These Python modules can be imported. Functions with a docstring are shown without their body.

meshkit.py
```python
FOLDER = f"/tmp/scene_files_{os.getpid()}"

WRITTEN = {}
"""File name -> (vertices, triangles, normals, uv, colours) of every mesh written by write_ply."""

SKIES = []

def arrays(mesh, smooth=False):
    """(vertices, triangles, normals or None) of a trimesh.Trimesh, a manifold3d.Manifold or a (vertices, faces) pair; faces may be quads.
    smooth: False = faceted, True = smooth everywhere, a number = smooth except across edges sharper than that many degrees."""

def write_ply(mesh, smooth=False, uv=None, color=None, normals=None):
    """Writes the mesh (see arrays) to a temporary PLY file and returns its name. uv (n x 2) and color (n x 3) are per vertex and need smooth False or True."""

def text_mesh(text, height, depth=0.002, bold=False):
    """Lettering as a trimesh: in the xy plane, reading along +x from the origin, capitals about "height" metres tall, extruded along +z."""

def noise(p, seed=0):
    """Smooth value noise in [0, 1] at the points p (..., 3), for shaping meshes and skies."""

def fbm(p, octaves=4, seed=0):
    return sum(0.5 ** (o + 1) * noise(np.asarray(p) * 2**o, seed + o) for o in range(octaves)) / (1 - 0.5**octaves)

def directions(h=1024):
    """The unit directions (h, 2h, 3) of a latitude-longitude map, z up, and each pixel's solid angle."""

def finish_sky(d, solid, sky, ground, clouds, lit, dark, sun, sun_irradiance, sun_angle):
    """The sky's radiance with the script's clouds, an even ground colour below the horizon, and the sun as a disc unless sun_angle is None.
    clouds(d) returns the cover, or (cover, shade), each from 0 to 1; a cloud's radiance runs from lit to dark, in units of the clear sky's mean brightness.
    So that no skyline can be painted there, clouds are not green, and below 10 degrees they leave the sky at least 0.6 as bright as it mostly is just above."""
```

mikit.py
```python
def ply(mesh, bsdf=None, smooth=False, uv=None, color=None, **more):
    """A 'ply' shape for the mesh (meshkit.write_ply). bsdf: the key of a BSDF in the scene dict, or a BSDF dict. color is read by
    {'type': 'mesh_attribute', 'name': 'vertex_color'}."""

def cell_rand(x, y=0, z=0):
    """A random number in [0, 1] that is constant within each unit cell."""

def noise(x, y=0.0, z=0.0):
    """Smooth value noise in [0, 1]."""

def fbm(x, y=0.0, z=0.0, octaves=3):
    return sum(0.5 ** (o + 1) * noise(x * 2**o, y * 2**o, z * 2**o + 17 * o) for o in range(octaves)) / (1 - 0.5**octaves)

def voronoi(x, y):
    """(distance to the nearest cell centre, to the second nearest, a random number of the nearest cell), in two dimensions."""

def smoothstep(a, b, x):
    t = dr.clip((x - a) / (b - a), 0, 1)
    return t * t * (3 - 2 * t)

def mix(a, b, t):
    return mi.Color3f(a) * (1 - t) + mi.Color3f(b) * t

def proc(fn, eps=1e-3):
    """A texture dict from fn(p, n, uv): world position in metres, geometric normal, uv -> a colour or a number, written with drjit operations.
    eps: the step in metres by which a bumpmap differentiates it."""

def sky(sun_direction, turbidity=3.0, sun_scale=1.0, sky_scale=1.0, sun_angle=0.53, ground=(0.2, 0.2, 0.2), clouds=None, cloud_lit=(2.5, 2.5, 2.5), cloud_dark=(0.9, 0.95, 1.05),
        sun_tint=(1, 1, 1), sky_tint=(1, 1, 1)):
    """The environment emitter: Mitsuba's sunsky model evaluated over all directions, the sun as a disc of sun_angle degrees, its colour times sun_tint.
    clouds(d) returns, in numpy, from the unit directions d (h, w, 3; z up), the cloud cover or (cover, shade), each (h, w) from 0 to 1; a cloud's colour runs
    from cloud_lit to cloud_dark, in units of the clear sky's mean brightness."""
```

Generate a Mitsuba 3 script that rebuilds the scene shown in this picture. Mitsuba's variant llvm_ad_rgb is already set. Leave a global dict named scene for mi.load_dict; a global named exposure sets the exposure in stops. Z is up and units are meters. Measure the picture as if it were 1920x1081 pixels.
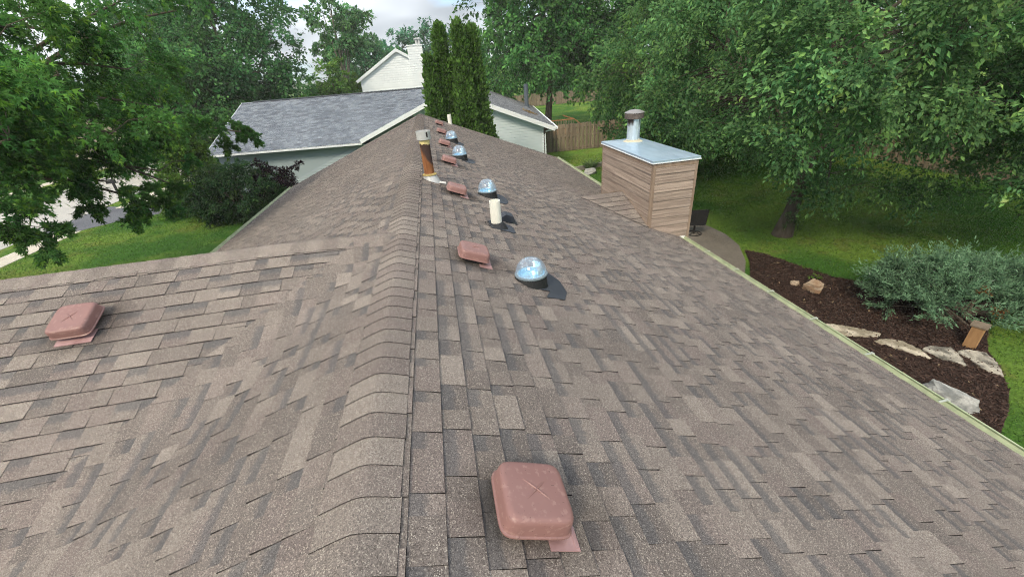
import math
import numpy as np
import trimesh
import shapely
from shapely.geometry import Polygon, LineString
import drjit as dr
import mitsuba as mi
import mikit, meshkit
from mikit import noise, fbm, voronoi, cell_rand, smoothstep, mix, proc, ply

T = mi.ScalarTransform4f
scene, labels = {"type": "scene"}, {}

# ---------------------------------------------------------------- camera, sky, exposure
exposure = 3.08
RZ = 4.75                                  # ridge height above the lawn
EYE = np.array([0.4765, 0.0, RZ + 1.35])
F_PX, PITCH, ROLL, YAW = 771.12, 0.4925, 0.0827, 0.1440


def camera_axes():
    cy, sy, cp, sp = math.cos(YAW), math.sin(YAW), math.cos(PITCH), math.sin(PITCH)
    fwd, right = np.array([sy * cp, cy * cp, -sp]), np.array([cy, -sy, 0.0])
    up = np.cross(right, fwd)
    return fwd, math.cos(ROLL) * up + math.sin(ROLL) * right


FWD, UP = camera_axes()
scene["camera"] = {"type": "perspective", "fov": math.degrees(2 * math.atan(960 / F_PX)), "fov_axis": "x", "near_clip": 0.05, "far_clip": 2000.0,
                   "to_world": T().look_at(origin=EYE.tolist(), target=(EYE + FWD).tolist(), up=UP.tolist())}


def clouds(d):
    q = d[..., :2] / (np.abs(d[..., 2:]) + 0.22)
    p = np.concatenate([q * 1.5, np.zeros_like(q[..., :1])], -1)
    n = meshkit.fbm(p + 3.7, 5, seed=4)
    m = meshkit.fbm(p * 0.8 + 9.1, 4, seed=9)
    cover = np.clip((n - 0.34) * 7.0, 0, 1) * 0.9 + 0.06
    shade = np.clip(0.78 - 0.95 * d[..., 2] + (m - 0.5) * 3.0, 0, 1)      # an overcast sky is brightest overhead
    return cover, shade


scene["sky"] = mikit.sky((-0.42, -0.62, 0.68), turbidity=3.5, sun_scale=0.30, sun_angle=16, sky_scale=0.9, clouds=clouds,
                         sun_tint=(0.93, 0.99, 1.04), cloud_lit=(2.10, 2.20, 2.30), cloud_dark=(0.60, 0.66, 0.74), ground=(0.1, 0.12, 0.07))


# ---------------------------------------------------------------- helpers
def add(key, mesh, bsdf, smooth=False, uv=None, color=None, label=None, cat=None, group=None, kind=None):
    if key in scene:
        n = 1
        while f"{key}_{n:03d}" in scene:
            n += 1
        key = f"{key}_{n:03d}"
    scene[key] = ply(mesh, bsdf, smooth=smooth, uv=uv, color=color)
    tag(key, label, cat, group, kind)
    return key


def tag(key, label=None, cat=None, group=None, kind=None):
    d = {k: v for k, v in (("label", label), ("category", cat), ("group", group), ("kind", kind)) if v}
    if d:
        labels[key] = {**labels.get(key, {}), **d}


def rgb(*c):
    return {"type": "rgb", "value": list(c)}


def mat(key, color, rough=0.7, metallic=0.0, spec=0.4, two=True, bump=None, bump_scale=0.01, **more):
    b = {"type": "principled", "base_color": color if isinstance(color, dict) else rgb(*color), "roughness": rough, "metallic": metallic, "specular": spec, **more}
    if bump:
        b = {"type": "bumpmap", "arbitrary": bump, "scale": bump_scale, "bsdf": b}
    scene[key] = {"type": "twosided", "bsdf": b} if two else b
    return key


def diffuse(key, color):
    scene[key] = {"type": "twosided", "bsdf": {"type": "diffuse", "reflectance": color if isinstance(color, dict) else rgb(*color)}}
    return key


cat_ = trimesh.util.concatenate


def box(x0, x1, y0, y1, z0, z1):
    m = trimesh.creation.box((x1 - x0, y1 - y0, z1 - z0))
    m.apply_translation(((x0 + x1) / 2, (y0 + y1) / 2, (z0 + z1) / 2))
    return m


def cyl(r, h, n=32):
    m = trimesh.creation.cylinder(r, h, sections=n)
    m.apply_translation((0, 0, h / 2))
    return m


def frame(o, ex, ey, ez):
    m = np.eye(4)
    m[:3, 0], m[:3, 1], m[:3, 2], m[:3, 3] = ex, ey, ez, o
    return m


def moved(m, o=(0, 0, 0), M=None):
    m = m.copy()
    if M is not None:
        m.apply_transform(M)
    m.apply_translation(o)
    return m


def tube(points, radii, sides=8, cap=True):
    p = np.asarray(points, float)
    r = np.broadcast_to(radii, (len(p),))
    t = np.gradient(p, axis=0)
    t /= np.linalg.norm(t, axis=1, keepdims=True) + 1e-12
    a = np.cross(t, np.where(np.abs(t[:, 2:]) < 0.9, [0, 0, 1.0], [1.0, 0, 0]))
    a /= np.linalg.norm(a, axis=1, keepdims=True) + 1e-12
    b, ang = np.cross(t, a), np.arange(sides) * 2 * np.pi / sides
    v = p[:, None] + r[:, None, None] * (np.cos(ang)[None, :, None] * a[:, None] + np.sin(ang)[None, :, None] * b[:, None])
    i, j = np.meshgrid(np.arange(len(p) - 1), np.arange(sides), indexing="ij")
    q = np.stack([i * sides + j, i * sides + (j + 1) % sides, (i + 1) * sides + (j + 1) % sides, (i + 1) * sides + j], -1).reshape(-1, 4)
    v, f = v.reshape(-1, 3), np.vstack([q[:, [0, 1, 2]], q[:, [0, 2, 3]]])
    if cap:
        k = len(v)
        v = np.vstack([v, p[:1], p[-1:]])
        c0 = [[k, (j + 1) % sides, j] for j in range(sides)]
        o = (len(p) - 1) * sides
        c1 = [[k + 1, o + j, o + (j + 1) % sides] for j in range(sides)]
        f = np.vstack([f, c0, c1])
    return trimesh.Trimesh(v, f, process=False)


def loft(rings, cap0=True, cap1=True):
    """rings: list of (n,3) closed loops -> mesh."""
    n = len(rings[0])
    v = np.vstack(rings)
    f = []
    for k in range(len(rings) - 1):
        for j in range(n):
            a, b = k * n + j, k * n + (j + 1) % n
            f += [[a, b, b + n], [a, b + n, a + n]]
    for on, k, rev in ((cap0, 0, True), (cap1, len(rings) - 1, False)):
        if on:
            c = len(v)
            v = np.vstack([v, rings[k].mean(0)])
            for j in range(n):
                a, b = k * n + j, k * n + (j + 1) % n
                f.append([c, b, a] if rev else [c, a, b])
    return trimesh.Trimesh(v, np.array(f), process=False)


def lathe(profile, n=40, cap0=True, cap1=True):
    a = np.arange(n) * 2 * np.pi / n
    return loft([np.stack([r * np.cos(a), r * np.sin(a), np.full(n, z)], 1) for r, z in profile], cap0, cap1)


def sheet(poly, z, holes=()):
    v, f = trimesh.creation.triangulate_polygon(poly, engine="earcut")
    return trimesh.Trimesh(np.column_stack([v, np.full(len(v), z)]), f, process=False)


def prism(poly, z0, z1):
    m = trimesh.creation.extrude_polygon(poly, z1 - z0, engine="earcut")
    m.apply_translation((0, 0, z0))
    return m


def quads(q):
    """(n,4,3) -> (vertices, faces)."""
    q = np.asarray(q, float)
    n = len(q)
    i = np.arange(n)[:, None] * 4
    return q.reshape(-1, 3), np.vstack([i + [0, 1, 2], i + [0, 2, 3]])


# ---------------------------------------------------------------- the brown house: roof surface
SL = 0.4088                    # slope, 4.9 in 12
HALF = 5.426                   # half span
YC = 4.007                     # ridge of the cross gable
Y0, Y1 = -3.5, 17.82           # near and far end of the main ridge
XW = -9.6                      # end of the cross gable
SEC = math.sqrt(1 + SL * SL)
EXP = 0.143 / SEC              # course exposure in plan


def rnd(x, r=0.035):
    return np.sqrt(x * x + r * r) - r


def surf(x, y):
    x, y = np.asarray(x, float), np.asarray(y, float)
    main = RZ - 0.015 - SL * rnd(x)
    cross = RZ - 0.015 - SL * rnd(y - YC) + 0.034 * np.clip(-x - 0.1, 0, 1)
    k = 0.17 * np.clip(np.abs(x) / 1.2, 0.02, 1)
    h = np.maximum(k - np.abs(main - cross), 0) / k
    return np.where(x < 0, np.maximum(main, cross) + h * h * k / 4, main)


VENTS = [(0.61 if y < 2 else 0.64, y) for y in (1.045, 3.68, 6.2, 8.6, 10.95, 13.35, 15.75)]
LVENT = (-2.53, 3.37)


def shingle_color(p, n, uv):
    kind = dr.floor(uv.x)
    tone = uv.x - kind
    g1 = cell_rand(dr.floor(p.x * 310), dr.floor(p.y * 310), dr.floor(p.z * 310))
    g2 = cell_rand(dr.floor(p.x * 170 + 7), dr.floor(p.y * 170), dr.floor(p.z * 170))
    c = mix((0.168, 0.145, 0.133), (0.254, 0.220, 0.196), smoothstep(0.30, 0.95, tone))
    c = mix((0.136, 0.120, 0.113), c, smoothstep(0.0, 0.4, tone))
    c = mix(c, (0.190, 0.155, 0.145), 0.5 * smoothstep(0.6, 0.75, noise(tone * 91.0 + 3)))
    blot = fbm(p.x * 1.3, p.y * 1.3, p.z * 1.3)
    c = c * (0.80 + 0.40 * blot)
    c = c * (0.40 + 0.76 * g1 + 0.44 * g2)
    c = mix(c, (0.48, 0.44, 0.38), 0.8 * smoothstep(0.86, 0.92, g1) * smoothstep(0.35, 0.5, g2))
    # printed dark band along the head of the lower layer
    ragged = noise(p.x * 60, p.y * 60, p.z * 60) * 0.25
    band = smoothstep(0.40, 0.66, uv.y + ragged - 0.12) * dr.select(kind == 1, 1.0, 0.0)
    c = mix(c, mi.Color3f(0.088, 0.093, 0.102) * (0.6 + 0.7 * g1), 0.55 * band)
    # darker mottled halos round the nearer vents and the left one
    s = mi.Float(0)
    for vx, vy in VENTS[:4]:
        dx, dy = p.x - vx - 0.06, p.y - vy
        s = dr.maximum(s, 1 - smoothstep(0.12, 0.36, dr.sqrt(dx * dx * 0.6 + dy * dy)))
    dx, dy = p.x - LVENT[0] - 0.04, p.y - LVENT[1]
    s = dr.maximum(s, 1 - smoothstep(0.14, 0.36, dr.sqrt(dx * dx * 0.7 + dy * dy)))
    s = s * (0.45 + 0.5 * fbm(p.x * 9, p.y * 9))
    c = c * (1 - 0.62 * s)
    return dr.select(kind >= 2, mi.Color3f(0.036, 0.033, 0.032) * (0.7 + 0.6 * g1), c)


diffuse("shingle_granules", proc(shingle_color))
diffuse("roof_felt", (0.028, 0.027, 0.027))


class Pieces:
    """Shingle tabs: quads in plan lifted onto the roof surface, grouped by piece id."""

    def __init__(self):
        self.top, self.low, self.uv, self.pid, self.n = [], [], [], [], 0

    def put(self, xy, lift, uv, pid):
        """xy (n,4,2), corners butt-left, butt-right, head-right, head-left; lift (n,4); uv (n,4,2); pid (n)"""
        z = surf(xy[..., 0], xy[..., 1])
        self.top.append(np.concatenate([xy, (z + lift)[..., None]], -1))
        self.low.append(np.concatenate([xy, (z - 0.010)[..., None]], -1))
        self.uv.append(uv)
        self.pid.append(pid)

    def done(self):
        self.top, self.low, self.uv, self.pid = map(np.concatenate, (self.top, self.low, self.uv, self.pid))

    def mesh(self, mask):
        t, l, uv = self.top[mask], self.low[mask], self.uv[mask]
        qs, us = [t], [uv]
        for a, b in ((0, 1), (1, 2), (3, 0)):
            qs.append(np.stack([l[:, a], l[:, b], t[:, b], t[:, a]], 1))
            e = uv[:, [a, b, b, a]].copy()
            e[..., 0] = 2.0 + np.mod(e[..., 0], 1.0)
            us.append(e)
        v, f = quads(np.concatenate(qs))
        return (v, f), np.concatenate(us).reshape(-1, 2)


def lay(P, rng, v_first, v_last, u_lo, u_hi, to_xy, extra=None, valley=False, flip=False, thick=1.25):
    """Courses from v_last (eave) up to v_first; u_lo(v), u_hi(v) bound each course; to_xy(u, v) -> x, y in plan."""
    nc = int((v_last - v_first) / EXP) + 1
    for c in range(nc):
        va = v_first + c * EXP                  # head
        vb = min(va + EXP, v_last + 0.03)       # butt
        if vb - va < 0.03:
            continue
        lo, hi = min(u_lo(va), u_lo(vb)), max(u_hi(va), u_hi(vb))
        if hi - lo < 0.03:
            continue
        n = int((hi - lo) / 0.13) + 6
        tab = np.arange(n) % 2 == 0
        wid = np.where(tab, rng.uniform(0.11, 0.27, n), rng.uniform(0.07, 0.21, n))
        edge = lo - rng.uniform(0, 0.3) + np.concatenate([[0], np.cumsum(wid)])
        a, b = edge[:-1], edge[1:]
        gap = np.where(rng.random(n) < 0.6, rng.uniform(0.0012, 0.0028, n), 0.0)
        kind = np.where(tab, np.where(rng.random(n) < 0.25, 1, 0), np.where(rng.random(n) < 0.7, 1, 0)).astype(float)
        tone = np.clip(np.where(tab, rng.normal(0.60, 0.17, n), rng.normal(0.44, 0.16, n)), 0.02, 0.98)
        hgt = thick * (np.where(tab, 0.0100, 0.0050) + rng.uniform(0, 0.0025, n))
        al, bl = np.maximum(a, u_lo(vb)), np.minimum(b - gap, u_hi(vb))     # at the butt
        ah, bh = np.maximum(a, u_lo(va)), np.minimum(b - gap, u_hi(va))     # at the head
        keep = (bl - al > 0.004) | (bh - ah > 0.004)
        bl, bh = np.maximum(bl, al), np.maximum(bh, ah)
        ids = P.n + np.arange(n)
        P.n += n
        for k in np.nonzero(keep)[0]:
            m = 1
            if valley:
                mid = to_xy((al[k] + bl[k]) / 2, vb)
                if abs(YC - abs(mid[0]) - mid[1]) < 0.75:
                    m = max(1, int((bl[k] - al[k]) / 0.05))
            w = np.linspace(0, 1, m + 1)
            l0, l1 = al[k] + (bl[k] - al[k]) * w[:-1], al[k] + (bl[k] - al[k]) * w[1:]
            h0, h1 = ah[k] + (bh[k] - ah[k]) * w[:-1], ah[k] + (bh[k] - ah[k]) * w[1:]
            u = np.stack([l0, l1, h1, h0], 1)
            vv = np.broadcast_to([vb, vb, va, va], u.shape)
            x, y = to_xy(u, vv)
            lift = np.broadcast_to([hgt[k], hgt[k], 0.001, 0.001], u.shape).copy()
            if valley:                          # the woven valley lies flat: tabs thin out as they are pressed into it
                dv = YC - np.abs(x) - y
                lift *= np.clip((dv + 0.25) / 0.30, 0.12, 1) if extra is not None else np.clip((-dv - 0.10) / 0.22, 0.10, 1)
            if extra is not None:
                lift = lift + extra(x, y)
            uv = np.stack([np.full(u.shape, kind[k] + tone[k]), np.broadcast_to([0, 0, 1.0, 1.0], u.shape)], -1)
            order = [1, 0, 3, 2] if flip else [0, 1, 2, 3]
            P.put(np.stack([x, y], -1)[:, order], lift[:, order], uv[:, order], np.full(m, ids[k]))


rng = np.random.default_rng(11)
P = Pieces()
CAPW = 0.169
# right slope: u = y, v = x
lay(P, rng, CAPW - EXP, HALF, lambda v: Y0, lambda v: Y1, lambda u, v: (v, u), flip=False)
# left slope, near part (in front of the valley) and far part; v = -x
valley_cut = 0.36


def over(x, y):        # the main slope's shingles run over those of the cross gable along the valley
    d = YC - np.abs(x) - y
    return 0.0065 * np.clip((0.40 - d) / 0.35, 0, 1)


lay(P, rng, CAPW - EXP, HALF, lambda v: Y0, lambda v: YC - v + min(valley_cut, 0.05 + 0.8 * v), lambda u, v: (-v, u), extra=over, valley=True, flip=True)
lay(P, rng, CAPW - EXP, HALF, lambda v: YC + v - 0.05, lambda v: Y1, lambda u, v: (-v, u), flip=True)
# cross gable: v = distance from its ridge, u = x
lay(P, rng, CAPW - EXP, HALF, lambda v: XW, lambda v: -v + 0.03 + 0.04 * min(v, 1), lambda u, v: (u, YC - v), valley=True, thick=0.9)
lay(P, rng, CAPW - EXP, HALF, lambda v: XW, lambda v: -v + 0.02, lambda u, v: (u, YC + v), flip=True)
P.done()


def on_screen(p):
    d = p - EYE
    r = np.cross(FWD, UP)
    w = d @ FWD
    return np.abs(d @ r) / np.maximum(w, 1e-6) < 960 / F_PX, np.abs(d @ UP) / np.maximum(w, 1e-6) < 540 / F_PX, w > 0.1


def project_area(P):
    q = P.top
    c = q.mean(1)
    nrm = np.cross(q[:, 2] - q[:, 0], q[:, 3] - q[:, 1]) / 2
    d = EYE - c
    r = np.linalg.norm(d, axis=1)
    a = np.abs((nrm * d).sum(1)) / r ** 3
    ok = np.all(on_screen(c), axis=0)
    return np.bincount(P.pid, a * ok, P.n)


area = project_area(P)
largest = np.argsort(-area)[:296]
roof = "brown_house__roof"
# the deck: felt just under the shingles
gx, gy = np.linspace(XW, 0, 97), np.linspace(Y0, Y1, 214)
X, Y = np.meshgrid(gx, gy, indexing="ij")
dv = np.minimum(np.abs(YC + X - Y), np.abs(YC - X - Y))          # distance to a valley, in plan
V = np.stack([X, Y, surf(X, Y) - 0.006 - 0.035 * np.exp(-(dv / 0.22) ** 2)], -1).reshape(-1, 3)
ii, jj = np.meshgrid(np.arange(96), np.arange(213), indexing="ij")
cxm, cym = (gx[ii] + gx[ii + 1]) / 2, (gy[jj] + gy[jj + 1]) / 2
ok = (cxm > -HALF) | (np.abs(cym - YC) < HALF)
q = np.stack([ii * 214 + jj, (ii + 1) * 214 + jj, (ii + 1) * 214 + jj + 1, ii * 214 + jj + 1], -1)[ok]
rx = np.concatenate([np.linspace(0, 0.3, 9), [HALF]])
VR = np.array([[x, y, surf(x, y) - 0.006] for x in rx for y in (Y0, Y1)])
qr = np.array([[2 * k, 2 * k + 2, 2 * k + 3, 2 * k + 1] for k in range(len(rx) - 1)]) + len(V)
qa = np.vstack([q, qr])
add(roof, (np.vstack([V, VR]), np.vstack([qa[:, [0, 1, 2]], qa[:, [0, 2, 3]]])), "roof_felt", label="brown architectural shingle roof with a cross gable at the left")
order = np.argsort(P.pid, kind="stable")
starts = np.searchsorted(P.pid[order], np.arange(P.n + 1))
rest = np.ones(len(P.pid), bool)
for k in largest:
    idx = order[starts[k]:starts[k + 1]]
    rest[idx] = False
    m, uv = P.mesh(idx)
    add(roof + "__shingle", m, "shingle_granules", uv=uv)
m, uv = P.mesh(np.nonzero(rest)[0])
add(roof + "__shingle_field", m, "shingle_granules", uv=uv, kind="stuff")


# ridge caps
def cap_piece(along, c0, c1, tone, w0, w1, near_high=True):
    """One bent cap shingle; along 'y' on the main ridge, 'x' on the cross ridge."""
    s = np.array([-w0, -0.11, -0.075, -0.045, -0.02, 0.0, 0.02, 0.045, 0.075, 0.11, w1])
    hi, lo = 0.0185, 0.0135
    rows = []
    for c, l in ((c0, hi if near_high else lo), (c1, lo if near_high else hi)):
        if along == "y":
            z = RZ - 0.015 - SL * rnd(s) + l
            rows.append(np.stack([s, np.full(len(s), c), z], 1))
        else:
            z = RZ - 0.015 - SL * rnd(s) + l - 0.008 + 0.034 * min(max(-c - 0.1, 0), 1)
            rows.append(np.stack([np.full(len(s), c), YC + s, z], 1))
    a, b = rows
    n = len(s)
    top = np.stack([a[:-1], a[1:], b[1:], b[:-1]], 1)
    uvt = np.full((n - 1, 4, 2), 0.0)
    uvt[..., 0] = tone
    dn = lambda r: r - [0, 0, 0.02]
    e = a if near_high else b
    front = np.stack([dn(e)[:-1], dn(e)[1:], e[1:], e[:-1]], 1)
    side0 = np.stack([[dn(a)[0], a[0], b[0], dn(b)[0]]], 0)
    side1 = np.stack([[dn(a)[-1], dn(b)[-1], b[-1], a[-1]]], 0)
    qs = np.concatenate([top, front, side0, side1])
    us = np.concatenate([uvt, np.full((n + 1, 4, 2), 2.5)])
    v, f = quads(qs)
    return (v, f), us.reshape(-1, 2)


rng = np.random.default_rng(5)
y = Y0
while y < Y1 - 0.05:
    w = rng.uniform(-0.006, 0.006, 2)
    m, uv = cap_piece("y", y + rng.uniform(-0.004, 0.004), y + 0.147, np.clip(rng.normal(0.66, 0.14), 0.1, 0.97), 0.158 + w[0], 0.146 + w[1] * 0.5)
    add(roof + "__ridge_cap", m, "shingle_granules", uv=uv)
    y += 0.143
x = XW
while x < -0.2:
    m, uv = cap_piece("x", x, min(x + 0.147, -0.16), np.clip(rng.normal(0.70, 0.16), 0.1, 0.97), 0.15 + rng.uniform(-0.004, 0.004), 0.15)
    add(roof + "__cross_ridge_cap", m, "shingle_granules", uv=uv)
    x += 0.143

# walls, gutters
SIDING = (0.36, 0.36, 0.33)
mat("house_siding", SIDING, 0.6)
foot = Polygon([(5.0, -3.1), (5.0, 17.45), (-5.0, 17.45), (-5.0, 9.0), (-9.2, 9.0), (-9.2, -1.0), (-5.0, -1.0), (-5.0, -3.1)])
add("brown_house__wall", prism(foot, 0, RZ - SL * HALF - 0.02), "house_siding")
ends = []
for yy0, yy1 in ((Y0 + 0.4, Y0 + 0.45), (Y1 - 0.42, Y1 - 0.37)):
    g = trimesh.creation.extrude_polygon(Polygon([(-5.0, 0), (5.0, 0), (5.0, 0.02), (0, 0.02 + 5.0 * SL - 0.03), (-5.0, 0.02)]), yy1 - yy0, engine="earcut")
    g.apply_transform(frame((0, yy1, RZ - SL * HALF + 0.13), (1, 0, 0), (0, 0, 1), (0, -1, 0)))
    ends.append(g)
add("brown_house__gable_wall", cat_(ends), "house_siding")
tag("brown_house", "single storey house under the brown shingle roof that fills the foreground", "house")

mat("gutter_paint", proc(lambda p, n, uv: mix((0.33, 0.39, 0.235), (0.43, 0.47, 0.31), fbm(p.x * 3, p.y * 4, p.z * 3)) * (0.82 + 0.3 * noise(p.y * 14, p.x * 30))), 0.45)
mat("white_paint", (0.72, 0.74, 0.74), 0.45)
mat("clip_metal", (0.46, 0.49, 0.43), 0.4, metallic=0.3)


def gutter(xe, y0, y1, side, key, label):
    z = RZ - SL * HALF
    prof = np.array([(0.0, 0.012), (0.0, -0.085), (0.075, -0.085), (0.10, -0.04), (0.116, -0.018), (0.116, 0.012), (0.098, 0.012), (0.098, 0.004), (0.110, 0.004), (0.110, -0.016),
                     (0.094, -0.036), (0.070, -0.078), (0.006, -0.078), (0.006, 0.012)])
    pg = Polygon(prof)
    m = trimesh.creation.extrude_polygon(pg, y1 - y0, engine="earcut")
    m.apply_transform(frame((xe, y0, z), (side, 0, 0), (0, 0, 1), (0, 1, 0)) if side > 0 else frame((xe, y0, z), (-1, 0, 0), (0, 0, 1), (0, 1, 0)))
    k = add(key, m, "gutter_paint", label=label)
    return k


gz = RZ - SL * HALF
gutter(HALF + 0.008, Y0, 7.76, 1, "brown_house__gutter", "pale green gutter along the right eave before the chimney")
gutter(HALF + 0.008, 10.53, Y1, 1, "brown_house__gutter", "pale gutter along the right eave beyond the chimney")
gutter(-HALF - 0.008, YC + HALF, Y1, -1, "brown_house__gutter", "thin pale gutter along the left eave")
for yy in np.arange(-0.1, 7.7, 0.87):
    add("brown_house__gutter_clip", moved(cat_([box(0, 0.10, -0.012, 0.012, 0.013, 0.017), box(0.096, 0.125, -0.02, 0.02, 0.0, 0.020)]), (HALF + 0.012, yy, gz)), "clip_metal")
add("brown_house__gutter_end_cap", box(HALF + 0.006, HALF + 0.126, 7.765, 7.775, gz - 0.087, gz + 0.016), "white_paint")
fas = []
fas.append(box(HALF - 0.025, HALF + 0.006, Y0, Y1, gz - 0.16, gz - 0.012))
fas.append(box(-HALF - 0.006, -HALF + 0.025, YC + HALF, Y1, gz - 0.16, gz - 0.012))
for sgn in (-1, 1):       # rakes at the far end
    L = math.hypot(HALF, HALF * SL)
    b = trimesh.creation.box((L, 0.02, 0.14))
    b.apply_transform(trimesh.transformations.rotation_matrix(sgn * math.atan(SL), (0, 1, 0)))
    b.apply_translation((sgn * HALF / 2, Y1 - 0.012, RZ - SL * HALF / 2 - 0.10))
    fas.append(b)
add("brown_house__fascia", cat_(fas), "white_paint")

# ---------------------------------------------------------------- chimney chase
CX0, CX1, CY0, CY1, CZ = 4.663, 5.640, 7.784, 10.50, RZ - 0.50


def plank_color(dark):
    def fn(p, n, uv):
        h = p.x + p.y
        row = dr.floor((p.z - 0.06) / 0.186)
        r = cell_rand(row, 3)
        streak = fbm(h * 1.1 + row * 7.3, p.z * 62, row, octaves=3)
        fine = noise(h * 5 + row * 3, p.z * 170)
        c = mix((0.235, 0.180, 0.150), (0.365, 0.295, 0.245), smoothstep(0.24, 0.76, streak))
        c = c * (0.82 + 0.32 * fine) * (0.88 + 0.24 * r)
        return c * dark
    return fn


mat("chase_plank", proc(plank_color(0.98)), 0.65, spec=0.25)
mat("chase_trim", proc(lambda p, n, uv: mix((0.17, 0.12, 0.09), (0.33, 0.25, 0.19), fbm(p.x * 30, p.y * 30, p.z * 1.5))), 0.65)
ch = "brown_house__chimney"
add(ch, box(CX0 + 0.012, CX1 - 0.012, CY0 + 0.012, CY1 - 0.012, 0.0, CZ - 0.02), "chase_trim", label="tall wood grain sided chimney box at the right eave with a blue grey metal top")
tag(ch, "tall wood grain chimney box at the right eave with a blue grey metal top")


def lap_board(L, h):
    """A lapped board in the xz plane, face towards -y: thicker at its foot."""
    pts = [(0, 0), (0, -0.026), (h - 0.008, -0.006), (h + 0.004, -0.003), (h + 0.004, 0)]
    m = trimesh.creation.extrude_polygon(Polygon([(b, a) for a, b in pts]), L, engine="earcut")   # (y, z) profile, along +z
    m.apply_transform(frame((0, 0, 0), (0, 1, 0), (0, 0, 1), (1, 0, 0)))
    return m


z = 0.06
while z < CZ - 0.16:
    h = 0.186
    front = moved(lap_board(CX1 - CX0 - 0.115, h), (CX0 + 0.062, CY0 + 0.012, z))
    add(ch + "__board", front, "chase_plank")
    if z > RZ - SL * CX0 - 0.35:
        side = lap_board(CY1 - CY0 - 0.115, h)
        side.apply_transform(frame((CX0 + 0.012, CY1 - 0.057, z), (0, -1, 0), (1, 0, 0), (0, 0, 1)))
        add(ch + "__board", side, "chase_plank")
    z += h
for (a, b, c, d) in ((CX0 - 0.004, CX0 + 0.060, CY0 - 0.006, CY0 + 0.05), (CX1 - 0.052, CX1 + 0.004, CY0 - 0.006, CY0 + 0.05), (CX0 - 0.004, CX0 + 0.05, CY1 - 0.055, CY1 + 0.004)):
    add(ch + "__corner_trim", box(a, b, c, d, 0.02, CZ - 0.055), "chase_trim")
add(ch + "__frieze_board", cat_([box(CX0 + 0.061, CX1 - 0.053, CY0 - 0.009, CY0 + 0.011, CZ - 0.155, CZ - 0.056), box(CX0 - 0.009, CX0 + 0.011, CY0 + 0.051, CY1 - 0.056, CZ - 0.155, CZ - 0.056)]), "chase_trim")
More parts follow.
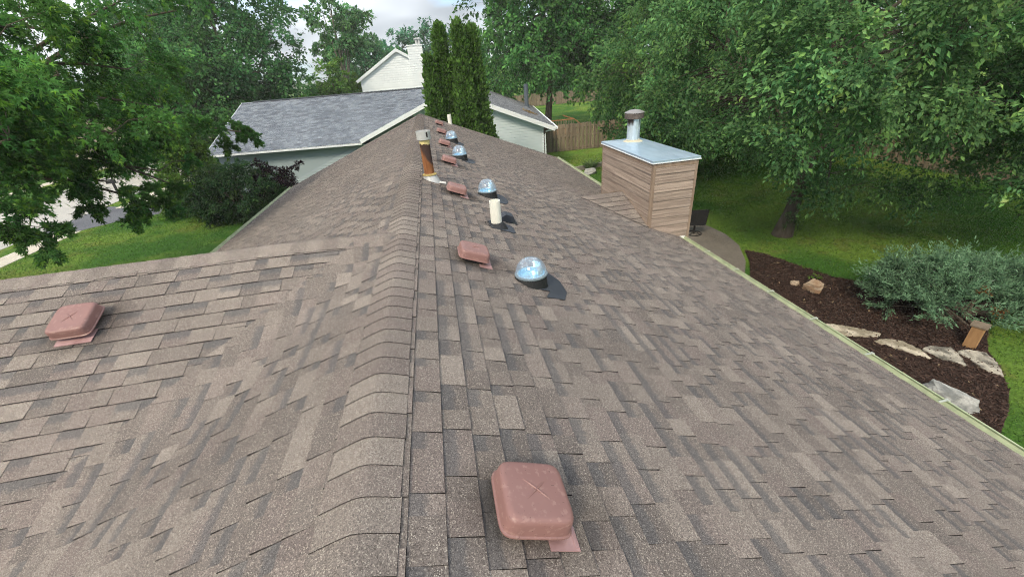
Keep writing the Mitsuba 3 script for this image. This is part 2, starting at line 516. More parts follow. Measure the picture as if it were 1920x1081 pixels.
mat("cap_metal", proc(lambda p, n, uv: mix((0.30, 0.43, 0.56), (0.42, 0.52, 0.62), fbm(p.x * 2.2, p.y * 1.6)) * (0.9 + 0.2 * fbm(p.x * 14, p.y * 3))), 0.28, metallic=0.35, spec=0.6)
o = 0.028
ring = lambda e, z: np.array([(CX0 - e, CY0 - e, z), (CX1 + e, CY0 - e, z), (CX1 + e, CY1 + e, z), (CX0 - e, CY1 + e, z)])
ctop = loft([ring(o - 0.012, CZ - 0.05), ring(o + 0.008, CZ - 0.055), ring(o, CZ - 0.045), ring(o, CZ - 0.004), ring(o - 0.006, CZ), ring(-0.44, CZ + 0.035)], cap0=False)
add(ch + "__metal_cap", ctop, "cap_metal", label="blue grey sheet metal top of the chimney box")
add(ch + "__drip_edge", cat_([box(CX0 - o - 0.012, CX1 + o + 0.012, CY0 - o - 0.012, CY0 - o - 0.002, CZ - 0.062, CZ - 0.046), box(CX0 - o - 0.012, CX0 - o - 0.002, CY0 - o, CY1 + o, CZ - 0.062, CZ - 0.046)]), "white_paint")
FX, FY = 5.22, 9.95
mat("flue_metal", proc(lambda p, n, uv: mix(mix((0.62, 0.72, 0.78), (0.50, 0.60, 0.68), fbm(p.x * 8, p.y * 8, p.z * 3)), (0.05, 0.04, 0.035), smoothstep(0.30, 0.62, noise(p.x * 9, p.y * 9, p.z * 4)) * smoothstep(CZ + 0.40, CZ + 0.54, p.z + 0.1 * noise(p.x * 20, p.y * 20)))), 0.35, metallic=0.45)
mat("flue_cap", proc(lambda p, n, uv: mix((0.060, 0.050, 0.045), (0.125, 0.10, 0.088), noise(p.x * 30, p.y * 30, p.z * 18))), 0.7)
mat("flue_lid", (0.33, 0.32, 0.32), 0.45, metallic=0.4)
mat("sealant", (0.50, 0.47, 0.36), 0.8)
base = cat_([moved(lathe([(0.24, 0.012), (0.23, 0.03), (0.18, 0.045), (0.165, 0.075)], 40), (FX, FY, CZ))])
add(ch + "__flue_flashing", base, "sealant", smooth=40)
add(ch + "__flue_pipe", moved(lathe([(0.152, 0.02), (0.152, 0.58)], 40), (FX, FY, CZ)), "flue_metal", smooth=40, label="pale metal chimney flue streaked with soot near its top")
capm = [(0.20, 0.545), (0.225, 0.555), (0.225, 0.665), (0.21, 0.675)]
add(ch + "__flue_cap", moved(lathe(capm, 40), (FX, FY, CZ)), "flue_cap", smooth=30, label="dark brown round cap on the chimney flue")
add(ch + "__flue_lid", moved(lathe([(0.232, 0.676), (0.230, 0.688), (0.12, 0.735), (0.02, 0.75)], 40), (FX, FY, CZ)), "flue_lid", smooth=30)

# cricket behind the chimney
yr = (CY0 + CY1) / 2
zr = RZ - SL * CX0 + 0.43
xs = (RZ - zr) / SL
eavez = lambda yy: zr - (zr - (RZ - SL * CX0)) * abs(yy - yr) / ((CY1 - CY0) / 2)
apex, wallp = np.array([xs, yr, zr + 0.012]), np.array([CX0 + 0.01, yr, zr + 0.012])
nearp, farp = np.array([CX0 + 0.01, CY0 - 0.03, RZ - SL * CX0 + 0.008]), np.array([CX0 + 0.01, CY1 + 0.03, RZ - SL * CX0 + 0.008])
rng = np.random.default_rng(3)
ncr = 8
CRn = 0
for side, low in ((0, nearp), (1, farp)):
    for k in range(ncr):
        t0, t1 = k / ncr, (k + 1) / ncr
        a0, a1 = apex + (low - apex) * t0, apex + (low - apex) * t1      # along the valley
        b0, b1 = wallp + (low - wallp) * t0, wallp + (low - wallp) * t1
        L0 = np.linalg.norm(b0 - a0)
        cuts = np.sort(np.concatenate([[0, 1], np.cumsum(rng.uniform(0.14, 0.34, 8) / max(L0, 0.1))]))
        cuts = np.unique(np.clip(cuts, 0, 1))
        for c0, c1 in zip(cuts[:-1], cuts[1:]):
            g = 0.003 / max(L0, 0.1)
            h, l = np.array([0, 0, 0.003]), np.array([0, 0, rng.uniform(0.010, 0.016)])
            q0, q1 = a1 + (b1 - a1) * c0, a1 + (b1 - a1) * max(c1 - g, c0)
            r0, r1 = a0 + (b0 - a0) * c0, a0 + (b0 - a0) * max(c1 - g, c0)
            dn = np.array([0, 0, 0.02])
            tone = np.clip(rng.normal(0.6, 0.15), 0, 0.98)
            qs = [[q0 + l, q1 + l, r1 + h, r0 + h], [q0 - dn, q1 - dn, q1 + l, q0 + l], [q0 - dn, q0 + l, r0 + h, r0 - dn], [q1 - dn, r1 - dn, r1 + h, q1 + l]]
            v, f = quads(qs)
            uv = np.full((16, 2), 0.0)
            uv[:4, 0], uv[4:, 0] = tone, 2.5
            if side:
                f = f[:, ::-1]
            add(roof + "__cricket_shingle", (v, f), "shingle_granules", uv=uv)
add(roof + "__cricket_deck", trimesh.Trimesh([apex - [0, 0, .01], wallp - [0, 0, .01], nearp - [0, 0, .01], farp - [0, 0, .01]], [[0, 2, 1], [0, 1, 3]], process=False), "roof_felt")
add(roof + "__cricket_flashing", cat_([tube([wallp + [-0.012, 0, 0.03], nearp + [-0.012, 0, 0.03]], 0.012, 6), tube([wallp + [-0.012, 0, 0.03], farp + [-0.012, 0, 0.03]], 0.012, 6)]), "chase_trim")

# ---------------------------------------------------------------- things on the roof
EN = np.array([SL, 0, 1]) / SEC         # normal of the right slope
ED = np.array([1, 0, -SL]) / SEC        # down the right slope


def vent_color(p, n, uv):
    c = mix((0.215, 0.112, 0.101), (0.270, 0.150, 0.137), fbm(p.x * 4, p.y * 4, p.z * 4))
    c = mix(c, (0.39, 0.25, 0.22), 0.35 * smoothstep(0.58, 0.75, fbm(p.x * 60, p.y * 60, p.z * 60)))
    return mix(c, (0.12, 0.07, 0.06), 0.6 * smoothstep(0.87, 0.94, noise(p.x * 120, p.y * 120, p.z * 120)))


mat("vent_paint", proc(vent_color), 0.42, spec=0.45)
mat("vent_flange", proc(lambda p, n, uv: mix((0.25, 0.14, 0.14), (0.42, 0.27, 0.27), fbm(p.x * 16, p.y * 16))), 0.5)
mat("dark_gap", (0.02, 0.018, 0.018), 0.9)


def superring(a, b, z, n=48, e=0.32, dx=0.0):
    t = np.arange(n) * 2 * np.pi / n
    c, s_ = np.cos(t), np.sin(t)
    return np.stack([dx + a * np.sign(c) * np.abs(c) ** e, b * np.sign(s_) * np.abs(s_) ** e, np.full(n, z)], 1)


def box_vent(M, label, group="box vents on the brown roof", apron=(-0.17, 0.17)):
    t = numbered("box_vent")
    W = 0.146
    hood = loft([superring(W - 0.004, W - 0.004, 0.050), superring(W + 0.006, W + 0.006, 0.050), superring(W + 0.006, W + 0.006, 0.056), superring(W, W, 0.060), superring(W - 0.003, W - 0.003, 0.082),
                 superring(W - 0.005, W - 0.005, 0.108), superring(W - 0.008, W - 0.008, 0.119), superring(W - 0.014, W - 0.014, 0.127), superring(W - 0.023, W - 0.023, 0.1310), superring(W - 0.034, W - 0.034, 0.1320), superring(0.03, 0.03, 0.1330, e=0.45)])
    add(t + "__hood", moved(hood, M=M), "vent_paint", smooth=35)
    ribs = []
    for ang in (42, -42):
        d = np.array([math.cos(math.radians(ang)), math.sin(math.radians(ang))]) * 0.066
        ribs.append(tube([(-d[0], -d[1], 0.1320), (-d[0] * .5, -d[1] * .5, 0.1335), (0, 0, 0.1345), (d[0] * .5, d[1] * .5, 0.1335), (d[0], d[1], 0.1320)], [0.0015, 0.0036, 0.0042, 0.0036, 0.0015], 6))
    add(t + "__stiffening_rib", moved(cat_(ribs), M=M), "vent_paint", smooth=True)
    add(t + "__throat", moved(loft([superring(0.105, 0.105, 0.0), superring(0.105, 0.105, 0.06)]), M=M), "dark_gap")
    fl = box(0.06, 0.185, apron[0], apron[1], 0.010, 0.0145)
    fl2 = box(0.165, 0.178, apron[0] + 0.01, apron[1] - 0.04, 0.0145, 0.017)
    add(t + "__flange", moved(cat_([fl, fl2]), M=M), "vent_flange")
    tag(t, label, "roof vent", group)
    return t


used = {}


def numbered(name):
    n = used.get(name, -1) + 1
    used[name] = n
    return name if n == 0 else f"{name}_{n:03d}"


def on_right(x, y, up=0.0):
    return frame(np.array([x, y, surf(x, y)]) + EN * up, ED, (0, 1, 0), EN)


names = ["square faded red brown roof vent nearest the camera, its top pressed with a cross", "faded red brown roof vent just above the nearest clear dome",
         "faded red brown roof vent beside the rusty flue pipe", "fourth red brown roof vent from the camera, beside the third clear dome", "fifth red brown roof vent from the camera, beside the farthest clear dome",
         "second farthest red brown roof vent near the ridge end", "farthest red brown roof vent, beside the small white pipe at the roof end"]
for (vx, vy), nm in zip(VENTS, names):
    box_vent(on_right(vx, vy), nm)
nl = np.array([0, -SL, 1]) / SEC
box_vent(frame(np.array([LVENT[0], LVENT[1], surf(*LVENT)]), np.array([0, -1, -SL]) / SEC, (1, 0, 0), nl), "faded red brown roof vent alone on the left cross gable slope", apron=(-0.12, 0.14))

# solar tube domes
scene["dome_clear"] = {"type": "blendbsdf", "weight": 0.20, "a": {"type": "thindielectric", "int_ior": 1.55},
                       "b": {"type": "principledthin", "base_color": rgb(0.72, 0.80, 0.92), "roughness": 0.3, "diff_trans": 1.1, "eta": 1.5}}
mat("dome_collar", (0.015, 0.016, 0.018), 0.55)
mat("dome_flange", proc(lambda p, n, uv: mix((0.022, 0.026, 0.035), (0.050, 0.058, 0.075), fbm(p.x * 5, p.y * 5))), 0.5)
mat("dome_ring", (0.20, 0.25, 0.28), 0.22, metallic=0.4)
mat("dome_reflector", (0.50, 0.76, 0.90), 0.22, metallic=0.75)
mat("dome_prism", (0.55, 0.72, 0.82), 0.25, metallic=0.5)


def dome(x, y, r, hgt, label, tongue=((1.25, -0.30), (1.44, -0.28), (1.52, -0.10), (1.52, 0.14), (1.44, 0.30), (1.25, 0.30))):
    t = numbered("skylight_dome")
    zt = surf(x - r, y) + 0.035                    # level ring, resting on the upslope side
    c = np.array([x, y, 0.0])
    low = surf(x + r, y) - 0.03
    n = 48
    a = np.arange(n) * 2 * np.pi / n
    bx, by = x + (r + 0.012) * np.cos(a), y + (r + 0.012) * np.sin(a)
    tx, ty = x + (r - 0.004) * np.cos(a), y + (r - 0.004) * np.sin(a)
    coll = loft([np.stack([bx, by, surf(bx, by) + 0.004], 1), np.stack([tx, ty, np.full(n, zt - 0.004)], 1)], cap0=False, cap1=False)
    add(t + "__collar", coll, "dome_collar", smooth=40)
    add(t + "__ring", moved(lathe([(r - 0.012, -0.012), (r + 0.006, -0.012), (r + 0.012, -0.004), (r + 0.010, 0.006), (r + 0.002, 0.010), (r - 0.012, 0.010)], n, False, False), c + [0, 0, zt]), "dome_ring", smooth=40)
    k = 14
    prof = [(r * math.cos(q) ** 0.8, 0.008 + hgt * math.sin(q)) for q in np.linspace(0, math.pi / 2 - 0.02, k)]
    add(t + "__dome", moved(lathe(prof, n, False, True), c + [0, 0, zt]), "dome_clear", smooth=True, label="clear domed cover")
    add(t + "__reflector", moved(lathe([(r - 0.004, 0.006), (r - 0.022, 0.012), (r - 0.028, 0.002), (r - 0.030, -0.035), (0.004, -0.045)], n, False, True), c + [0, 0, zt]), "dome_reflector", smooth=40)
    # a curved light deflector standing inside the dome
    an = np.linspace(-1.15, 1.15, 16)
    rows = [np.stack([np.full(16, 0) + (r - 0.03) * s_ * np.cos(an), (r - 0.03) * s_ * np.sin(an), np.full(16, zz)], 1) for s_, zz in ((1.0, 0.012), (0.93, 0.35 * hgt), (0.80, 0.62 * hgt))]
    v = np.vstack(rows)
    f = []
    for q in range(2):
        for j in range(15):
            a0 = q * 16 + j
            f += [[a0, a0 + 1, a0 + 17], [a0, a0 + 17, a0 + 16]]
    add(t + "__deflector", moved(trimesh.Trimesh(v, f, process=False), c + [0, 0, zt]), "dome_prism", smooth=True)
    pl = Polygon([(r * 0.2, -r * 1.06), (r * 1.0, -r * 1.06)] + [(p_[0] - 1.18, p_[1]) for p_ in tongue] + [(r * 1.0, r * 1.06), (r * 0.2, r * 1.06)]).buffer(0)
    add(t + "__flange", moved(prism(pl, 0.011, 0.016), M=on_right(x, y)), "dome_flange")
    tag(t, label, "skylight dome", "clear skylight domes on the right slope")


dome(1.17, 3.44, 0.146, 0.150, "largest clear skylight dome, nearest the camera on the right slope")
dome(1.165, 6.62, 0.146, 0.175, "clear skylight dome behind the white pipe")
dome(0.94, 9.62, 0.160, 0.185, "third clear skylight dome, beside a red brown vent")
dome(0.90, 12.2, 0.160, 0.185, "farthest clear skylight dome near the end of the ridge")

# white plastic pipes
mat("white_plastic", proc(lambda p, n, uv: mix((0.66, 0.66, 0.58), (0.78, 0.78, 0.72), fbm(p.x * 6, p.y * 6, p.z * 5))), 0.4)
mat("black_rubber", (0.018, 0.019, 0.022), 0.6)


def vent_pipe(x, y, r, h, label, boot=True):
    t = numbered("plastic_pipe")
    z = surf(x, y)
    add(t + "__tube", moved(lathe([(r, -0.03), (r, h), (r - 0.007, h), (r - 0.007, h - 0.2)], 32, False, True), (x, y, z)), "white_plastic", smooth=40)
    if boot:
        M = on_right(x, y)
        n = 40
        a = np.arange(n) * 2 * np.pi / n
        bx, by = x + r * 2.1 * np.cos(a), y + r * 1.9 * np.sin(a)
        cone = loft([np.stack([bx, by, surf(bx, by) + 0.012], 1), np.stack([x + r * 1.5 * np.cos(a), y + r * 1.5 * np.sin(a), np.full(n, z + 0.035)], 1),
                     np.stack([x + r * 1.05 * np.cos(a), y + r * 1.05 * np.sin(a), np.full(n, z + 0.06)], 1)], False, False)
        add(t + "__rubber_boot", cone, "black_rubber", smooth=50)
        add(t + "__flange", moved(prism(Polygon([(-0.10, -0.15), (0.20, -0.15), (0.235, -0.12), (0.235, 0.10), (0.20, 0.15), (-0.10, 0.15)]), 0.010, 0.0145), M=M), "dome_flange")
    tag(t, label, "vent pipe")


vent_pipe(1.075, 5.02, 0.069, 0.34, "white plastic vent pipe in a black boot, between two clear domes")
vent_pipe(1.10, 17.4, 0.075, 0.36, "small white plastic pipe at the far end of the roof, before the tall evergreens", boot=False)
# black hooded vent behind the white pipe
t = "hooded_vent"
hood = trimesh.creation.extrude_polygon(Polygon([(-0.10, 0.01), (0.09, 0.01), (0.12, 0.05), (0.085, 0.10), (-0.02, 0.10)]), 0.17, engine="earcut")
M = on_right(1.235, 5.42) @ frame((0, 0.085, 0), (1, 0, 0), (0, 0, 1), (0, -1, 0))
add(t + "__hood", moved(hood, M=M), "dome_flange")
add(t + "__flange", moved(box(-0.12, 0.17, -0.12, 0.12, 0.009, 0.013), M=on_right(1.235, 5.42)), "black_rubber")
tag(t, "small black hooded vent right behind the white pipe", "roof vent")

# rusty flue
FXX, FYY = 0.295, 6.62


def rust(p, n, uv):
    z = p.z - surf(FXX, FYY).item()
    w = noise(p.x * 26, p.y * 26, p.z * 5)
    c = mix((0.17, 0.066, 0.030), (0.29, 0.125, 0.048), noise(p.x * 40, p.y * 40, p.z * 8))
    c = mix(c, (0.055, 0.034, 0.030), smoothstep(0.29, 0.40, z + 0.16 * (w - 0.5) + (p.x - FXX) * 1.3))
    return mix(c, (0.55, 0.47, 0.22), smoothstep(0.53, 0.545, z + 0.06 * (w - 0.5)))


mat("rusty_metal", proc(rust), 0.75, spec=0.2)
mat("galvanised", proc(lambda p, n, uv: mix((0.42, 0.43, 0.43), (0.60, 0.61, 0.60), fbm(p.x * 12, p.y * 12, p.z * 9))), 0.4, metallic=0.3)
mat("yellow_rust", proc(lambda p, n, uv: mix((0.22, 0.15, 0.05), (0.42, 0.33, 0.13), noise(p.x * 40, p.y * 40, p.z * 30))), 0.8)
t = "rusty_flue"
zf = surf(FXX, FYY).item()
n = 36
a = np.arange(n) * 2 * np.pi / n
bx, by = FXX + 0.03 + 0.135 * np.cos(a), FYY + 0.12 * np.sin(a)
add(t + "__storm_collar", loft([np.stack([bx, by, surf(bx, by) + 0.012], 1), np.stack([FXX + 0.092 * np.cos(a), FYY + 0.092 * np.sin(a), np.full(n, zf + 0.095)], 1)], False, True), "galvanised", smooth=40, label="pale cone shaped base flashing")
add(t + "__band", moved(lathe([(0.085, 0.09), (0.110, 0.092), (0.108, 0.104), (0.080, 0.118)], 36), (FXX, FYY, zf)), "yellow_rust", smooth=30)
add(t + "__pipe", moved(lathe([(0.076, 0.10), (0.076, 0.62)], 36), (FXX, FYY, zf)), "rusty_metal", smooth=40, label="pipe rusted orange below and dark brown above")
add(t + "__cap_ring", moved(lathe([(0.072, 0.605), (0.100, 0.612), (0.106, 0.618), (0.106, 0.735), (0.100, 0.735), (0.100, 0.64), (0.01, 0.64)], 36, False, True), (FXX, FYY, zf)), "galvanised", smooth=30, label="pale open topped metal ring")
sl = [box(0.104, 0.1085, -0.012, 0.012, 0.65, 0.72)]
ms = []
for q in np.arange(0, 360, 120) - 60:
    ms.append(moved(sl[0], M=trimesh.transformations.rotation_matrix(math.radians(q), (0, 0, 1))))
add(t + "__slot", moved(cat_(ms), (FXX, FYY, zf)), "dark_gap")
tag(t, "rusty brown and orange flue pipe with a pale metal cap, standing by the ridge", "flue pipe")
bx0 = np.array([FXX + 0.13, FYY - 0.06, surf(FXX + 0.13, FYY) + 0.03])
add("metal_strap", cat_([tube([bx0 + [0, k, 0], bx0 + [0.10, k - 0.06, -0.015]], 0.010, 8) for k in (-0.03, 0.035)]), "galvanised", smooth=40, label="short pair of bare metal rods between the rusty flue and a vent", cat="rod")

# ---------------------------------------------------------------- ground, street, paths
def lawn(p, n, uv):
    a = fbm(p.x * 0.35, p.y * 0.35, octaves=4)
    b = fbm(p.x * 2.1 + 5, p.y * 2.1, octaves=3)
    g = cell_rand(dr.floor(p.x * 38), dr.floor(p.y * 38))
    h = noise(p.x * 17, p.y * 17)
    c = mix((0.037, 0.094, 0.016), (0.100, 0.165, 0.027), smoothstep(0.35, 0.68, a))
    c = mix(c, (0.110, 0.120, 0.030), 0.55 * smoothstep(0.52, 0.72, b) * smoothstep(0.4, 0.6, a))
    return c * (0.62 + 0.42 * g + 0.36 * h)


mat("grass_ground", proc(lawn), 0.9, spec=0.1, bump=proc(lambda p, n, uv: fbm(p.x * 22, p.y * 22), eps=0.01), bump_scale=0.03)
mat("street_concrete", proc(lambda p, n, uv: mix((0.33, 0.32, 0.30), (0.41, 0.40, 0.375), fbm(p.x * 0.7, p.y * 0.7)) * (0.88 + 0.2 * noise(p.x * 24, p.y * 24))), 0.85, spec=0.2)
mat("path_concrete", proc(lambda p, n, uv: mix((0.40, 0.37, 0.30), (0.53, 0.49, 0.42), fbm(p.x * 1.4, p.y * 1.4)) * (0.88 + 0.2 * noise(p.x * 30, p.y * 30))), 0.85, spec=0.2)
mat("asphalt", proc(lambda p, n, uv: mix((0.085, 0.090, 0.105), (0.135, 0.140, 0.155), fbm(p.x * 0.9, p.y * 0.9)) * (0.7 + 0.5 * cell_rand(dr.floor(p.x * 70), dr.floor(p.y * 70)))), 0.85, spec=0.2)
mat("patio_concrete", proc(lambda p, n, uv: mix((0.13, 0.115, 0.10), (0.20, 0.18, 0.155), fbm(p.x * 1.6, p.y * 1.6)) * (0.85 + 0.25 * noise(p.x * 26, p.y * 26))), 0.9, spec=0.15)
mat("mulch_base", proc(lambda p, n, uv: mix((0.022, 0.013, 0.011), (0.060, 0.037, 0.030), noise(p.x * 34, p.y * 34)) * (0.6 + 0.7 * cell_rand(dr.floor(p.x * 55), dr.floor(p.y * 55)))), 0.95, spec=0.1,
    bump=proc(lambda p, n, uv: fbm(p.x * 30, p.y * 30), eps=0.006), bump_scale=0.03)
centre = LineString([(-25.4, -120), (-25.4, 62), (-30, 84), (-42, 108), (-72, 148), (-115, 205), (-230, 400)])
street = centre.buffer(3.7, cap_style=2)
kerb = centre.buffer(3.98, cap_style=2).difference(street)
driveway = Polygon([(-21.42, 24.3), (-19.1, 25.2), (-17.9, 26.3), (-15.2, 27.3), (-11.2, 28.6), (-11.2, 34.0), (-15.5, 33.4), (-19.6, 29.8), (-21.42, 30.8)])
apron = Polygon([(-21.71, 24.3), (-21.42, 24.3), (-21.42, 30.8), (-21.71, 30.8)])
big = Polygon([(-420, -150), (420, -150), (420, 600), (-420, 600)]).difference(centre.buffer(3.98, cap_style=2))
g = [sheet(pp, 0.0) for pp in getattr(big, "geoms", [big])]
add("ground", cat_(g), "grass_ground", kind="structure", label="green lawn around the houses")
add("street", sheet(street, -0.09), "street_concrete", kind="structure", label="pale concrete street at the left")
kerb2 = kerb.difference(apron.buffer(0.02))
add("kerb", cat_([prism(pp, -0.2, 0.012) for pp in kerb2.geoms if pp.area > 0.01]), "street_concrete", kind="structure", label="low pale concrete kerb of the street")
add("driveway_ramp", prism(apron, -0.2, -0.03), "street_concrete", kind="structure")
add("driveway", sheet(driveway.simplify(0.01), 0.008), "asphalt", kind="structure", label="dark asphalt driveway of the neighbouring house")
slabs = []
rng = np.random.default_rng(2)
for xa, xb, y0, y1 in ((-20.28, -19.08, -20, 25.05), (-20.28, -19.08, 29.75, 75), (-34.4, -33.2, -20, 75)):
    nslab = int(round((y1 - y0) / 1.5))
    for k in range(nslab):
        ya, yb = y0 + (y1 - y0) * k / nslab, y0 + (y1 - y0) * (k + 1) / nslab
        slabs.append(box(xa, xb, ya + 0.01, yb - 0.01, -0.1, 0.014 + rng.uniform(0, 0.006)))
add("sidewalk", cat_(slabs), "path_concrete", kind="structure", label="pale concrete sidewalk slabs along the street")
patio = Polygon([(5.0, 17.0), (9.2, 17.0), (10.2, 14.9), (10.52, 13.83), (10.58, 12.9), (10.36, 11.86), (9.74, 10.67), (9.1, 9.85), (8.2, 9.2), (5.0, 8.9)])
add("patio", prism(patio, -0.1, 0.02), "patio_concrete", kind="structure", label="rounded grey concrete patio beside the chimney")
bed = Polygon([(5.1, 8.85), (8.2, 9.1), (9.2, 9.75), (9.8, 10.55), (10.25, 11.4), (10.62, 10.85), (10.96, 9.82), (11.24, 8.95), (11.9, 8.2), (12.9, 7.2), (12.9, 6.2), (11.9, 5.6), (11.36, 5.2), (10.98, 4.72), (10.4, 4.2), (9.78, 3.8), (9.1, 3.45), (7.6, 2.9), (5.1, 2.6)])
add("mulch_bed", prism(bed.buffer(0.06).buffer(-0.06), -0.1, 0.035), "mulch_base", kind="structure", label="dark brown mulch bed along the right side of the house")


def leaf_mesh(pos, axis, nrm, size, col, tmpl):
    """Copies of a small template (vertices (k,3) in axis, side, normal; faces) at every pos; vertex colours col."""
    tv, tf = tmpl
    axis = axis / (np.linalg.norm(axis, axis=1, keepdims=True) + 1e-9)
    side = np.cross(nrm, axis)
    side /= np.linalg.norm(side, axis=1, keepdims=True) + 1e-9
    nrm = np.cross(axis, side)
    v = pos[:, None] + size[:, None, None] * (tv[None, :, :1] * axis[:, None] + tv[None, :, 1:2] * side[:, None] + tv[None, :, 2:] * nrm[:, None])
    k = len(tv)
    f = (np.arange(len(pos)) * k)[:, None, None] + tf[None]
    return v.reshape(-1, 3), f.reshape(-1, 3), np.repeat(col, k, 0)


def scatter_in(poly, n, rng):
    x0, y0, x1, y1 = poly.bounds
    p = rng.uniform((x0, y0), (x1, y1), (int(n * 1.8), 2))
    return p[shapely.contains_xy(poly, p[:, 0], p[:, 1])][:n]


diffuse("vertex_tint", {"type": "mesh_attribute", "name": "vertex_color"})
rng = np.random.default_rng(8)
p = scatter_in(bed.intersection(Polygon([(6.5, 2), (14, 2), (14, 12), (6.5, 12)])), 26000, rng)
chip = (np.array([(-0.5, -0.16, 0), (0.5, -0.13, 0.02), (0.5, 0.13, 0), (-0.5, 0.16, 0.03)]), np.array([(0, 1, 2), (0, 2, 3)]))
N = len(p)
c = np.array([0.050, 0.031, 0.025]) * rng.uniform(0.35, 1.7, (N, 1)) + rng.uniform(0, 0.012, (N, 1))
lightc = rng.random(N) < 0.012
c[lightc] = np.array([0.30, 0.22, 0.14]) * rng.uniform(0.5, 1.2, (lightc.sum(), 1))
v, f, col = leaf_mesh(np.column_stack([p, 0.04 + rng.uniform(0, 0.025, N)]), np.column_stack([rng.normal(size=(N, 2)), rng.normal(0, 0.25, N)]), np.column_stack([rng.normal(0, 0.4, (N, 2)), np.ones(N)]), rng.uniform(0.035, 0.095, N), c, chip)
add("mulch", (v, f), "vertex_tint", color=col, label="dark brown shredded mulch covering the bed", cat="mulch", kind="stuff")

# grass tufts where the lawn is near
blade = (np.array([(0, -0.10, 0), (0, 0.10, 0), (1.0, 0.0, 0.0)]), np.array([(0, 1, 2)]))


def grass(area, n, seed, key, label):
    rng = np.random.default_rng(seed)
    p = scatter_in(area, n, rng)
    N = len(p)
    a = meshkit.fbm(np.column_stack([p * 0.45, np.zeros(N)]), 3, seed=3)[:, None]
    c = (np.array([0.046, 0.114, 0.020]) + np.clip((a - 0.42) * 3, 0, 1) * np.array([0.055, 0.050, 0.010])) * rng.uniform(0.6, 1.45, (N, 1))
    ax = np.column_stack([rng.normal(0, 0.75, (N, 2)), np.ones(N)])
    v, f, col = leaf_mesh(np.column_stack([p, np.full(N, -0.005)]), ax, np.column_stack([rng.normal(size=(N, 2)), rng.normal(0, 0.2, N)]), rng.uniform(0.05, 0.10, N), c, blade)
    add(key, (v, f), "vertex_tint", color=col, label=label, cat="grass", kind="stuff")


hard = bed.buffer(0.02).union(patio.buffer(0.02)).union(driveway).union(foot.buffer(0.3))
grass(Polygon([(6, 2.5), (24, 2.5), (26, 22), (12, 30), (6, 30)]).difference(hard), 90000, 21, "backyard_grass", "short mown grass of the back yard at the right")
grass(Polygon([(-18.9, 9.5), (-5.6, 9.5), (-5.6, 28), (-18.9, 26)]).difference(hard), 60000, 22, "front_grass", "short mown grass of the front lawn at the left")


# stones
def stone_color(a, b, s=3.0):
    return proc(lambda p, n, uv: mix(a, b, smoothstep(0.3, 0.7, fbm(p.x * s, p.y * s, p.z * s * 2, octaves=4))) * (0.8 + 0.3 * noise(p.x * 45, p.y * 45, p.z * 45)))


mat("limestone", stone_color((0.26, 0.225, 0.165), (0.52, 0.465, 0.37), 6), 0.9, spec=0.15)
mat("grey_limestone", stone_color((0.15, 0.14, 0.12), (0.44, 0.405, 0.34), 8), 0.9, spec=0.15)
mat("boulder_stone", stone_color((0.17, 0.175, 0.17), (0.42, 0.42, 0.40), 5), 0.9, spec=0.15)
mat("tan_stone", stone_color((0.30, 0.19, 0.12), (0.46, 0.37, 0.28), 5), 0.9, spec=0.15)


def flagstone(pts, key_label, m, seed):
    pg = Polygon(pts)
    rr = np.random.default_rng(seed)
    c = np.array(pg.exterior.segmentize(0.07).coords)[:-1]
    c = c + rr.normal(0, 0.010, c.shape)
    ctr = c.mean(0)
    ring = lambda s_, z_: np.column_stack([ctr + (c - ctr) * s_, np.full(len(c), z_) + rr.normal(0, 0.003, len(c))])
    add("flagstone", loft([ring(1.0, 0.02), ring(1.01, 0.052), ring(0.985, 0.066), ring(0.7, 0.069), ring(0.3, 0.070)], False, True), m, smooth=40, label=key_label, cat="stone", group="flat stones set in the mulch")


flagstone([(9.12, 6.95), (9.4, 6.78), (9.72, 6.52), (9.9, 6.26), (9.72, 6.2), (9.38, 6.32), (9.0, 6.5), (8.9, 6.75)], "pale flat stone first in the row of four, nearest the gutter", "limestone", 1)
flagstone([(9.52, 6.10), (9.80, 6.10), (10.06, 5.94), (10.12, 5.6), (10.04, 5.28), (9.86, 5.46)], "long pale flat stone second in the row of four", "limestone", 2)
flagstone([(10.16, 5.62), (10.48, 5.62), (10.76, 5.46), (10.62, 5.16), (10.44, 4.92), (10.22, 5.2)], "speckled grey flat stone third in the row of four", "grey_limestone", 3)
flagstone([(10.74, 5.34), (10.98, 5.34), (11.22, 5.16), (11.02, 4.8), (10.74, 4.52), (10.62, 4.72), (10.70, 5.05)], "grey flat stone fourth in the row, nearest the wooden post", "grey_limestone", 4)
flagstone([(8.55, 7.55), (8.85, 7.52), (8.98, 7.32), (8.75, 7.1), (8.45, 7.2)], "pale flat stone half hidden behind the gutter", "limestone", 5)


